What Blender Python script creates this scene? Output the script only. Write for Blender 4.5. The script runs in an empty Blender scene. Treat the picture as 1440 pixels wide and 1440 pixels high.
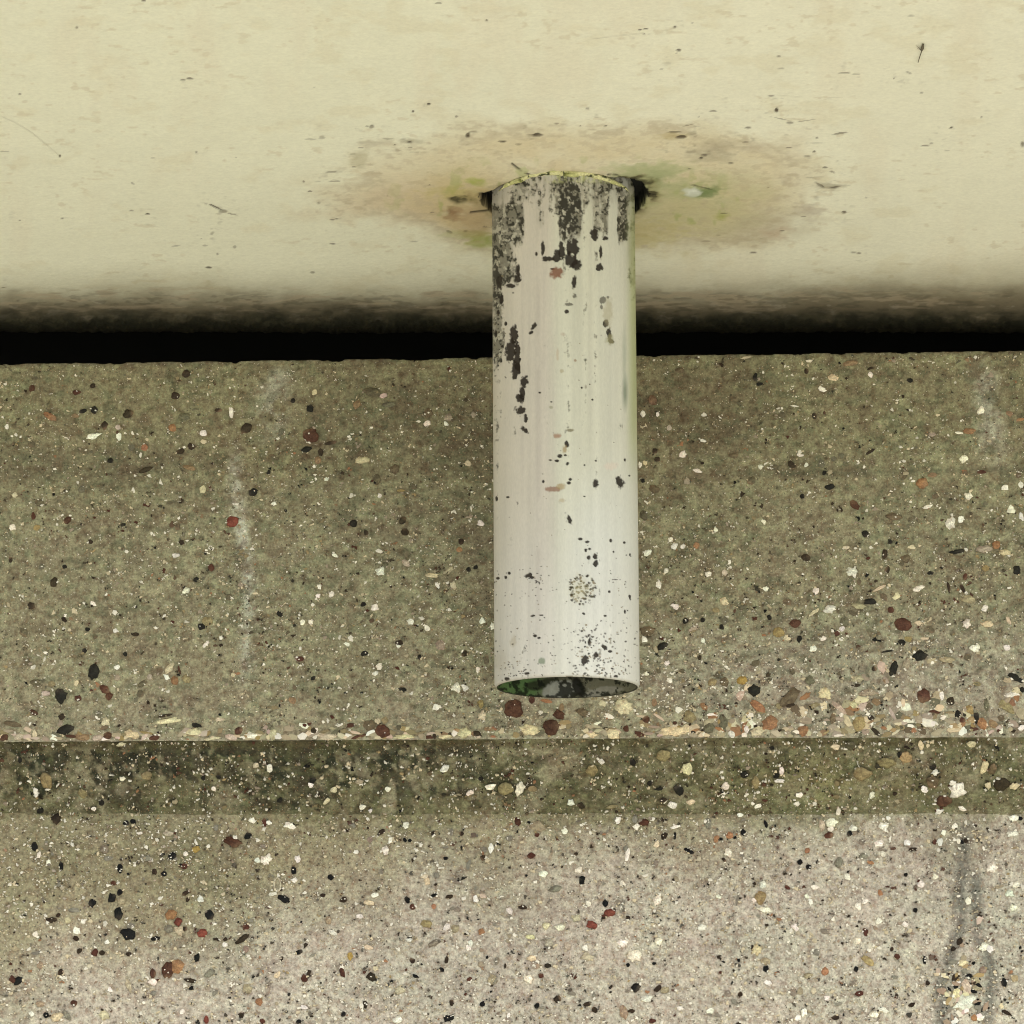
import bpy, math, random
import numpy as np
from mathutils import Vector

# ------------------------------------------------------------------ camera, sky, sun, exposure
sc = bpy.context.scene
COL = sc.collection
PITCH = math.radians(10.7)
CAM = np.array([0.0, -3.5, 1.6])
F = 6900.0                       # focal length in units of 1/1440 of the frame
cam_d = bpy.data.cameras.new('camera')
cam = bpy.data.objects.new('camera', cam_d)
COL.objects.link(cam)
cam.location = CAM
cam.rotation_euler = (math.pi / 2 + PITCH, 0, 0)
cam_d.sensor_fit = 'AUTO'
cam_d.angle = 2 * math.atan(720 / F)
cam_d.clip_start = 0.05
cam_d.clip_end = 200
sc.camera = cam

SUN_EL, SUN_AZ = math.radians(50), math.radians(150)   # azimuth clockwise from +Y
w = bpy.data.worlds.new("World")
sc.world = w
w.use_nodes = True
nt = w.node_tree
sky = nt.nodes.new('ShaderNodeTexSky')
sky.sky_type = 'NISHITA'
sky.sun_disc = False
sky.sun_elevation = SUN_EL
sky.sun_rotation = SUN_AZ
sky.dust_density = 3.0
sky.air_density = 1.0
sky.ozone_density = 1.0
nt.links.new(sky.outputs[0], nt.nodes['Background'].inputs[0])
nt.nodes['Background'].inputs[1].default_value = 0.13
sun_d = bpy.data.lights.new('sun', 'SUN')
sun_d.energy = 2.2
sun_d.angle = math.radians(32)
sun_d.color = (1.0, 0.975, 0.86)
sun = bpy.data.objects.new('sun', sun_d)
COL.objects.link(sun)
sd = Vector((math.sin(SUN_AZ) * math.cos(SUN_EL), math.cos(SUN_AZ) * math.cos(SUN_EL), math.sin(SUN_EL)))
sun.rotation_euler = sd.to_track_quat('Z', 'Y').to_euler()
sun.location = sd * 20
sc.view_settings.view_transform = 'Standard'
sc.view_settings.look = 'None'
sc.view_settings.gamma = 1
sc.view_settings.use_curve_mapping = False
sc.view_settings.exposure = 1.0
sc.cycles.filter_width = 1.05
sc.cycles.max_bounces = 8
sc.cycles.diffuse_bounces = 6

# ------------------------------------------------------------------ image coordinate helpers
cp, sp = math.cos(PITCH), math.sin(PITCH)

def ray(px, py):
    x, y = (px - 720) / F, (720 - py) / F
    return np.array([x, cp - y * sp, sp + y * cp])

def at_y(px, py, Y):             # point of the vertical plane y = Y
    d = ray(px, py)
    return CAM + d * ((Y - CAM[1]) / d[1])

def to_pixels(P):                  # world position -> image pixels, projected through the camera
    v = P - CAM
    dep = v[..., 1] * cp + v[..., 2] * sp
    up = -v[..., 1] * sp + v[..., 2] * cp
    return 720 + F * v[..., 0] / dep, 720 - F * up / dep

rng = np.random.default_rng(7)
random.seed(7)
_LAT = rng.random((256, 256)).astype(np.float32)

def vn(x, y, seed=0):            # value noise 0..1
    x = x + seed * 37.17
    y = y + seed * 17.71
    xi = np.floor(x).astype(np.int64); yi = np.floor(y).astype(np.int64)
    fx = x - xi; fy = y - yi
    fx = fx * fx * (3 - 2 * fx); fy = fy * fy * (3 - 2 * fy)
    a = _LAT[yi & 255, xi & 255]; b = _LAT[yi & 255, (xi + 1) & 255]
    c = _LAT[(yi + 1) & 255, xi & 255]; d = _LAT[(yi + 1) & 255, (xi + 1) & 255]
    return (a * (1 - fx) + b * fx) * (1 - fy) + (c * (1 - fx) + d * fx) * fy

def fbm(x, y, s, seed=0, o=4, g=.55):
    t = 0; a = 1; n = 0
    for i in range(o):
        t = t + a * vn(x / s, y / s, seed + i * 3); n += a; a *= g; s = s / 2.03
    return t / n

def sm(a, b, x):
    t = np.clip((x - a) / (b - a), 0, 1)
    return t * t * (3 - 2 * t)

def mixc(C, col, m):
    col = np.asarray(col, dtype=np.float64)
    return C + (col - C) * m[..., None]

def blob(U, V, x, y, rx, ry, ang=0, n=None, k=2.5):
    c, s = math.cos(math.radians(ang)), math.sin(math.radians(ang))
    dx, dy = U - x, -(V - y)
    a = (dx * c + dy * s) / rx; b = (-dx * s + dy * c) / ry
    d = np.sqrt(a * a + b * b)
    if n is not None: d = d + n
    return np.clip((1.15 - d) * k, 0, 1)

def polymask(U, V, pts, wd):     # soft band along a polyline
    m = np.zeros_like(U)
    for (x0, y0), (x1, y1) in zip(pts, pts[1:]):
        L2 = (x1 - x0) ** 2 + (y1 - y0) ** 2
        t = np.clip(((U - x0) * (x1 - x0) + (V - y0) * (y1 - y0)) / L2, 0, 1)
        d = np.hypot(U - x0 - t * (x1 - x0), V - y0 - t * (y1 - y0))
        m = np.maximum(m, np.clip(1.3 - d / wd, 0, 1))
    return m

def link(name, me, parent=None, mat=None):
    o = bpy.data.objects.new(name, me)
    COL.objects.link(o)
    if parent: o.parent = parent
    if mat and me is not None: me.materials.append(mat)
    return o

def raw_mesh(name, verts, faces, cols=None, smooth=True):
    """verts (n,3); faces (m,k) int array of one size or list of arrays"""
    if not isinstance(faces, list): faces = [faces]
    me = bpy.data.meshes.new(name)
    verts = np.ascontiguousarray(verts, dtype=np.float32)
    me.vertices.add(len(verts)); me.vertices.foreach_set('co', verts.ravel())
    idx = np.concatenate([f.ravel() for f in faces]).astype(np.int32)
    tot = np.concatenate([np.full(len(f), f.shape[1]) for f in faces]).astype(np.int32)
    st = np.concatenate([[0], np.cumsum(tot)[:-1]]).astype(np.int32)
    me.loops.add(len(idx)); me.loops.foreach_set('vertex_index', idx)
    me.polygons.add(len(tot)); me.polygons.foreach_set('loop_start', st)
    me.polygons.foreach_set('loop_total', tot)
    me.polygons.foreach_set('use_smooth', np.full(len(tot), smooth))
    me.update(calc_edges=True)
    if cols is not None:
        a = me.color_attributes.new('col', 'FLOAT_COLOR', 'POINT')
        c4 = np.ones((len(verts), 4), dtype=np.float32); c4[:, :3] = np.clip(cols, 0, 1)
        a.data.foreach_set('color', c4.ravel())
    return me

def grid_faces(nr, nc, wrap=False):
    r = np.arange(nr - 1)[:, None]; c = np.arange(nc if wrap else nc - 1)[None, :]
    c2 = (c + 1) % nc
    return np.stack([r * nc + c, (r + 1) * nc + c, (r + 1) * nc + c2, r * nc + c2], -1).reshape(-1, 4)

# ------------------------------------------------------------------ materials
def surf_mat(name, rough, grain_scale, grain_amt, bump, bump_scale, mott=None, flecks=False, stretch=None, spec=.3):
    m = bpy.data.materials.new(name); m.use_nodes = True
    t = m.node_tree; N = t.nodes; L = t.links
    b = N['Principled BSDF']
    b.inputs['Roughness'].default_value = rough
    b.inputs['Specular IOR Level'].default_value = spec
    at = N.new('ShaderNodeAttribute'); at.attribute_name = 'col'
    tc = N.new('ShaderNodeTexCoord'); src = tc.outputs['Object']
    if stretch:
        mp = N.new('ShaderNodeMapping'); mp.inputs['Scale'].default_value = stretch
        L.new(src, mp.inputs[0]); src = mp.outputs[0]
    n1 = N.new('ShaderNodeTexNoise'); n1.inputs['Scale'].default_value = grain_scale
    n1.inputs['Detail'].default_value = 4; n1.inputs['Roughness'].default_value = .7
    L.new(src, n1.inputs['Vector'])
    mr = N.new('ShaderNodeMapRange'); mr.inputs[1].default_value = .3; mr.inputs[2].default_value = .7
    mr.inputs[3].default_value = 1 - grain_amt; mr.inputs[4].default_value = 1 + grain_amt
    L.new(n1.outputs[0], mr.inputs[0])
    mu = N.new('ShaderNodeMix'); mu.data_type = 'RGBA'; mu.blend_type = 'MULTIPLY'; mu.inputs[0].default_value = 1
    L.new(at.outputs['Color'], mu.inputs[6]); L.new(mr.outputs[0], mu.inputs[7])
    out = mu.outputs[2]
    if mott:                       # small tonal patches, slight hue shift
        n2 = N.new('ShaderNodeTexNoise'); n2.inputs['Scale'].default_value = mott
        n2.inputs['Detail'].default_value = 5; L.new(src, n2.inputs['Vector'])
        cr = N.new('ShaderNodeValToRGB')
        cr.color_ramp.elements[0].position = .32; cr.color_ramp.elements[0].color = (.74, .665, .60, 1)
        cr.color_ramp.elements[1].position = .68; cr.color_ramp.elements[1].color = (1.17, 1.21, 1.12, 1)
        e = cr.color_ramp.elements.new(.5); e.color = (.98, 1.0, .95, 1)
        L.new(n2.outputs[0], cr.inputs[0])
        m2 = N.new('ShaderNodeMix'); m2.data_type = 'RGBA'; m2.blend_type = 'MULTIPLY'; m2.inputs[0].default_value = 1
        L.new(out, m2.inputs[6]); L.new(cr.outputs[0], m2.inputs[7]); out = m2.outputs[2]
    if flecks:                     # sand grains too small to build
        for sc_, thr, colr, seed in ((520, .17, (.62, .57, .45, 1), 0), (430, .15, (.035, .032, .025, 1), 9), (700, .2, (.30, .17, .09, 1), 5)):
            mp = N.new('ShaderNodeMapping'); mp.inputs['Location'].default_value = (seed, seed * 2, seed * 3)
            L.new(tc.outputs['Object'], mp.inputs[0])
            v = N.new('ShaderNodeTexVoronoi'); v.inputs['Scale'].default_value = sc_
            L.new(mp.outputs[0], v.inputs['Vector'])
            c1 = N.new('ShaderNodeMath'); c1.operation = 'LESS_THAN'; c1.inputs[1].default_value = thr
            L.new(v.outputs['Distance'], c1.inputs[0])
            sx = N.new('ShaderNodeSeparateColor'); L.new(v.outputs['Color'], sx.inputs[0])
            c2 = N.new('ShaderNodeMath'); c2.operation = 'LESS_THAN'; c2.inputs[1].default_value = .34
            L.new(sx.outputs[0], c2.inputs[0])
            c3 = N.new('ShaderNodeMath'); c3.operation = 'MULTIPLY'
            L.new(c1.outputs[0], c3.inputs[0]); L.new(c2.outputs[0], c3.inputs[1])
            c4 = N.new('ShaderNodeMath'); c4.operation = 'MULTIPLY'; c4.inputs[1].default_value = .8
            L.new(c3.outputs[0], c4.inputs[0])
            m3 = N.new('ShaderNodeMix'); m3.data_type = 'RGBA'
            L.new(c4.outputs[0], m3.inputs[0]); L.new(out, m3.inputs[6]); m3.inputs[7].default_value = colr
            out = m3.outputs[2]
    L.new(out, b.inputs['Base Color'])
    nb = N.new('ShaderNodeTexNoise'); nb.inputs['Scale'].default_value = bump_scale
    nb.inputs['Detail'].default_value = 5; L.new(src, nb.inputs['Vector'])
    bp = N.new('ShaderNodeBump'); bp.inputs['Strength'].default_value = 1; bp.inputs['Distance'].default_value = bump
    L.new(nb.outputs[0], bp.inputs['Height']); L.new(bp.outputs[0], b.inputs['Normal'])
    return m

M_CONC = surf_mat('weathered_concrete', .95, 620, .42, .0009, 420, mott=230, flecks=True, spec=.15)
M_STONE = surf_mat('aggregate_stone', .65, 900, .35, .0006, 500, mott=330, spec=.15)
M_CHIP = surf_mat('aggregate_chip', .75, 900, .1, .0001, 900, spec=.12)
M_SLAB = surf_mat('cream_masonry_paint', .8, 420, .06, .0004, 260, stretch=(.7, 1, 1))
M_PIPE = surf_mat('weathered_plastic_pipe', .5, 900, .06, .00012, 500, stretch=(1, 1, .35), spec=.08)
M_SEAL = surf_mat('old_sealant', .8, 700, .3, .0006, 500)

# ------------------------------------------------------------------ pavement that throws light up
def simple_mat(name, col, rough, scale):
    m = bpy.data.materials.new(name); m.use_nodes = True
    t = m.node_tree; b = t.nodes['Principled BSDF']; b.inputs['Roughness'].default_value = rough
    n = t.nodes.new('ShaderNodeTexNoise'); n.inputs['Scale'].default_value = scale; n.inputs['Detail'].default_value = 8
    c = t.nodes.new('ShaderNodeValToRGB')
    c.color_ramp.elements[0].color = (*[v * .8 for v in col], 1); c.color_ramp.elements[1].color = (*[min(1, v * 1.2) for v in col], 1)
    tc = t.nodes.new('ShaderNodeTexCoord'); t.links.new(tc.outputs['Object'], n.inputs['Vector'])
    t.links.new(n.outputs[0], c.inputs[0]); t.links.new(c.outputs[0], b.inputs['Base Color'])
    return m
M_PAVE = simple_mat('pale_paving', (.50, .48, .42), .9, 3)
M_DARK = simple_mat('slot_shade_concrete', (.02, .02, .015), .95, 20)  # near black, standing in for the shade inside the slot
pv = raw_mesh('pavement', np.array([(-60, -60, 0), (60, -60, 0), (60, 60, 0), (-60, 60, 0)], float), np.array([[0, 1, 2, 3]]), smooth=False)
pv_o = link('pavement', pv, mat=M_PAVE); pv_o['kind'] = 'structure'
pv_o['label'] = 'pale paved ground in front of the pebbled wall'

# ------------------------------------------------------------------ concrete wall
wall = link('concrete_wall', None)
wall['label'] = 'weathered concrete wall with exposed pebbles and a sloping band behind the pipe'
wall['category'] = 'wall'; wall['kind'] = 'thing'

def ztop(x):                                   # the top edge climbs a little to the right
    return np.interp(x, [-.4, .4], [at_y(0, 512, 0)[2], at_y(1440, 492, 0)[2]]) + np.clip(x - .4, 0, 9) * .014 + np.clip(x + .4, -9, 0) * .014
def zar(x):
    return np.interp(x, [-.4, .1, .4], [at_y(0, 1043.5, 0)[2], at_y(900, 1038, 0)[2], at_y(1440, 1036.5, 0)[2]])
CH = .047                                      # depth of the sloping band
z_low = at_y(720, 1145, CH)[2]

def wall_colour(U, V, panel):
    n1 = fbm(U, V, 150, 1); n2 = fbm(U, V, 42, 2); n3 = fbm(U * .8, V, 14, 3); n4 = fbm(U, V, 60, 4)
    n5 = fbm(U, V, 5, 9, 2); n7_ = fbm(U, V, 9, 13, 3)
    if panel == 'upper':
        C = np.ones(U.shape + (3,)) * np.array([.228, .206, .122])
        C = mixc(C, [.285, .258, .168], sm(560, 800, V) * .7)
        C = mixc(C, [.40, .362, .285], sm(820, 1030, V) * sm(560, 1250, U + (n1 - .5) * 500) * .95)
        C = mixc(C, [.325, .29, .195], sm(930, 1035, V + (n2 - .5) * 60) * .7)
        C = mixc(C, [.105, .088, .058], blob(U, V, 70, 655, 330, 36, 0, (n2 - .5) * 1.3, 1.4) * .45)
        C = mixc(C, [.115, .088, .060], blob(U, V, 590, 600, 190, 75, 0, (n2 - .5) * 1.3, 1.2) * .42)
        C = mixc(C, [.105, .085, .055], blob(U, V, 985, 590, 140, 90, 0, (n2 - .5) * 1.3, 1.2) * .5)
        C = mixc(C, [.10, .085, .055], blob(U, V, 690, 760, 70, 190, 0, (n2 - .5) * 1.2, 1.0) * .35)
        C = mixc(C, [.24, .21, .12], blob(U, V, 370, 640, 110, 60, 0, (n2 - .5) * 1.2, 1.0) * .4)
        ln = np.exp(-((V - 662 - 4 * np.sin(U / 140)) / 4.5) ** 2) * sm(.35, .6, fbm(U, V * .2, 90, 21))
        C = mixc(C, [.085, .085, .055], ln * .5 * sm(980, 1060, U))
        C = mixc(C, [.33, .30, .23], np.exp(-((V - ar_v(U)) / 3.2) ** 2) * .75)
        C = mixc(C, [.27, .245, .18], np.exp(-((V - tp_v(U)) / 3.0) ** 2) * .6)
        xs = 338 + 8 * np.sin(V / 60.) + (V - 600) * .02
        st = np.exp(-((U - xs) / (7 + 5 * n2)) ** 2) * sm(600, 700, V) * sm(985, 900, V) * sm(.30, .62, n3 * .6 + n5 * .4)
        C = mixc(C, [.50, .48, .40], st * .85)
        st = np.exp(-((U - 385 + (V - 560) * .12) / 22) ** 2) * sm(508, 530, V) * sm(640, 590, V) * sm(.35, .6, n3)
        C = mixc(C, [.36, .34, .27], st * .65)
        st = np.exp(-((U - 1388 - (V - 560) * .12) / 19) ** 2) * sm(495, 540, V) * sm(670, 620, V) * sm(.3, .6, n3)
        C = mixc(C, [.42, .40, .32], st * .65)
    elif panel == 'band':
        C = np.ones(U.shape + (3,)) * np.array([.178, .165, .095])  # darker base: shade of the underside painted in, besides moss and drips
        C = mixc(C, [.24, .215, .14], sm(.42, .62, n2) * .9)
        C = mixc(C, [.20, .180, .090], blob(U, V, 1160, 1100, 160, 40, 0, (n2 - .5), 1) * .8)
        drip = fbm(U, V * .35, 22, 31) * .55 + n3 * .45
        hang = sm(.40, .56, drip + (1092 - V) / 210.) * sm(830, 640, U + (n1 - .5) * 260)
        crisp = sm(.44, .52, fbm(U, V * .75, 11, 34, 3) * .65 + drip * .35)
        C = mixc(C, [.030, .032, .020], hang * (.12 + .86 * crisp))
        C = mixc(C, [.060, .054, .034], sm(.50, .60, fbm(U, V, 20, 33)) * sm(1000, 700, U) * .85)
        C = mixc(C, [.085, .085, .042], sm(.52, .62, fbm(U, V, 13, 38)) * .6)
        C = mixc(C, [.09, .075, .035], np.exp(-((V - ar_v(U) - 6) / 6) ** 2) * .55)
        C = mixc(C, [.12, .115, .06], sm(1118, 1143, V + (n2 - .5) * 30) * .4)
        C = mixc(C, [.27, .24, .16], blob(U, V, 551, 1121, 8, 25, 0, (n3 - .5) * .6) * .8)
        C = mixc(C, [.25, .225, .15], sm(.66, .75, fbm(U, V, 30, 35)) * .7)
    else:
        C = np.ones(U.shape + (3,)) * np.array([.315, .275, .175])
        pk = sm(0, 1, (V - 1185) / 220. + (U - 480) / 1100. + (n1 - .5) * .8)
        C = mixc(C, [.485, .428, .350], pk)
        C = mixc(C, [.505, .460, .370], sm(700, 1300, U) * sm(1180, 1330, V) * .6)
        C = mixc(C, [.215, .195, .115], blob(U, V, 170, 1200, 330, 60, 0, (n2 - .5) * 1.4, 1.1) * .55)
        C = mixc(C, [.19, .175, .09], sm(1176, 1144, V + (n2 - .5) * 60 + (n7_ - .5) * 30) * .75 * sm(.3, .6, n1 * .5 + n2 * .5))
        C = mixc(C, [.20, .18, .105], blob(U, V, 1350, 1175, 50, 50, 0, (n2 - .5)) * .35)
        cr = np.maximum(polymask(U, V, [(1358, 1165), (1350, 1260), (1352, 1300), (1335, 1345), (1322, 1385), (1324, 1500), (1318, 1900)], 12),
                        polymask(U, V, [(1372, 1235), (1374, 1310), (1396, 1370), (1388, 1440), (1384, 1500), (1392, 1900)], 11))
        C = mixc(C, [.165, .155, .13], cr * sm(.25, .50, n3 * .6 + n5 * .4) * .85)
    n7 = fbm(U * .8, V, 9, 12, 3)
    if panel == 'lower': n7 = n7 * .45 + .275; n3 = n3 * .7 + .15; n5 = n5 * .7 + .15
    k = 1 + (n1 - .5) * .20 + (n2 - .5) * .22 + (n3 - .5) * .34 + (n7 - .5) * .65 + (n5 - .5) * .45
    C = C * k[..., None]
    g = (n4 - .5) * .22 + (n3 - .5) * .25 + (n7 - .5) * .3
    C[..., 0] *= 1 - g * .32; C[..., 1] *= 1 + g * .16; C[..., 2] *= 1 - g * .1
    if panel == 'lower':
        C = mixc(C, [.24, .19, .15], sm(.60, .72, fbm(U * .7, V, 11, 45)) * .25)
    if panel == 'upper':                        # brown flecked bits and green algae patches
        C = mixc(C, [.115, .075, .050], sm(.56, .68, fbm(U * .7, V, 12, 41)) * .4)
        C = mixc(C, [.085, .105, .060], sm(.57, .68, fbm(U * .7, V, 10, 43)) * .38)
    return C

def ar_v(U): return np.interp(U, [0, 900, 1440], [1043.5, 1038, 1036.5])
def tp_v(U): return np.interp(U, [0, 1440], [512, 492])

xs_ = np.concatenate([np.linspace(-2, -.62, 60)[:-1], np.linspace(-.62, -.4, 90)[:-1], np.linspace(-.4, .4, 730), np.linspace(.4, .62, 90)[1:], np.linspace(.62, 2, 60)[1:]])
def panel_mesh(name, rows, pt, panel):
    X = np.broadcast_to(xs_[None, :], (len(rows), len(xs_)))
    T = np.broadcast_to(rows[:, None], X.shape)
    P = pt(X, T)
    U, V = to_pixels(P)
    C = wall_colour(U, V, panel)
    return raw_mesh(name, P.reshape(-1, 3), grid_faces(len(rows), len(xs_)), C.reshape(-1, 3))

def upper_pt(X, T):            # T: 1 top .. 0 arris; negative / >1 are the returns
    zt, za = ztop(X), zar(X)
    ja = (fbm(X * 2000, T * 0, 22, 51) - .5) * .0022 + (np.clip(fbm(X * 2000, T * 0, 9, 52), .55, 1) - .55) * .004
    jt = -(np.clip(fbm(X * 2000, T * 0, 26, 53), .5, 1) - .5) * .006 - (fbm(X * 2000, T * 0, 6, 54, 2) - .5) * .001
    edge_t = np.exp(-(1 - np.clip(T, 0, 1)) * 60); edge_a = np.exp(-np.clip(T, 0, 1) * 90)
    Z = za + (zt - za) * np.clip(T, 0, 1) + jt * edge_t + ja * edge_a * .3
    Y = edge_t ** 3 * .0016 + edge_a ** 3 * .0010 + (fbm(X * 2000, Z * 2000, 60, 55) - .5) * .0010
    Y = np.where(T > 1, .30, Y); Z = np.where(T > 1, Z - .002, Z)
    return np.stack([X, Y, Z], -1)
def band_pt(X, T):             # T 0 arris .. 1 foot
    za = zar(X) + .0012; zl = z_low + (fbm(X * 2000, X * 0, 40, 58) - .5) * .0030 - np.clip(fbm(X * 2000, X * 0, 12, 56) - .6, 0, 1) * .004
    Y = .0030 + (CH - .0022) * T + (fbm(X * 2000, T * 110, 50, 57) - .5) * .0012 * np.sin(np.pi * np.clip(T, 0, 1))
    return np.stack([X, Y, za + (zl - za) * T], -1)
def low_pt(X, T):              # T: metres below the foot of the band
    Z = z_low + .004 - T
    return np.stack([X, CH + .0004 + (fbm(X * 2000, Z * 2000, 70, 59) - .5) * .0010, Z], -1)

r_up = np.concatenate([np.linspace(0, .02, 8)[:-1], np.linspace(.02, .98, 255), np.linspace(.98, 1, 9)[1:], [1.5]])
upper = link('upper_panel', panel_mesh('upper_panel', r_up, upper_pt, 'upper'), wall, M_CONC)
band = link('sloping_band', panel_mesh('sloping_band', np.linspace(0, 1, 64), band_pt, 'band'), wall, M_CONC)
band['label'] = 'mossy sloping underside with shade painted in between the two wall faces'
r_lo = np.concatenate([np.linspace(0, .175, 170), np.linspace(.175, .4, 60)[1:], np.linspace(.4, z_low, 30)[1:]])
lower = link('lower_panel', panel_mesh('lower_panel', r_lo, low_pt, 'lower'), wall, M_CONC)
lower['label'] = 'paler grey set-back face below the sloping band'
# added back of the slot above the wall, coloured near black as its shade
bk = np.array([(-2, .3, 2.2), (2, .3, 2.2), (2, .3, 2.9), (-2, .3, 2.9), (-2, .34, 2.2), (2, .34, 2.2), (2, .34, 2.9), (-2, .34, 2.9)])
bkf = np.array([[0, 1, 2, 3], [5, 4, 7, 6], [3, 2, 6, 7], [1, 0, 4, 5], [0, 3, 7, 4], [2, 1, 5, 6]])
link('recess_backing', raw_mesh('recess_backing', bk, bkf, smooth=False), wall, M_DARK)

# ------------------------------------------------------------------ stones of the aggregate
PAL = {'K': (.009, .009, .008), 'D': (.034, .023, .014), 'B': (.080, .032, .020), 'R': (.185, .052, .036), 'O': (.33, .17, .085),
       'T': (.36, .27, .13), 'C': (.66, .56, .36), 'Y': (.42, .28, .08), 'W': (.84, .79, .64), 'G': (.085, .092, .065), 'P': (.56, .44, .34)}
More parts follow.
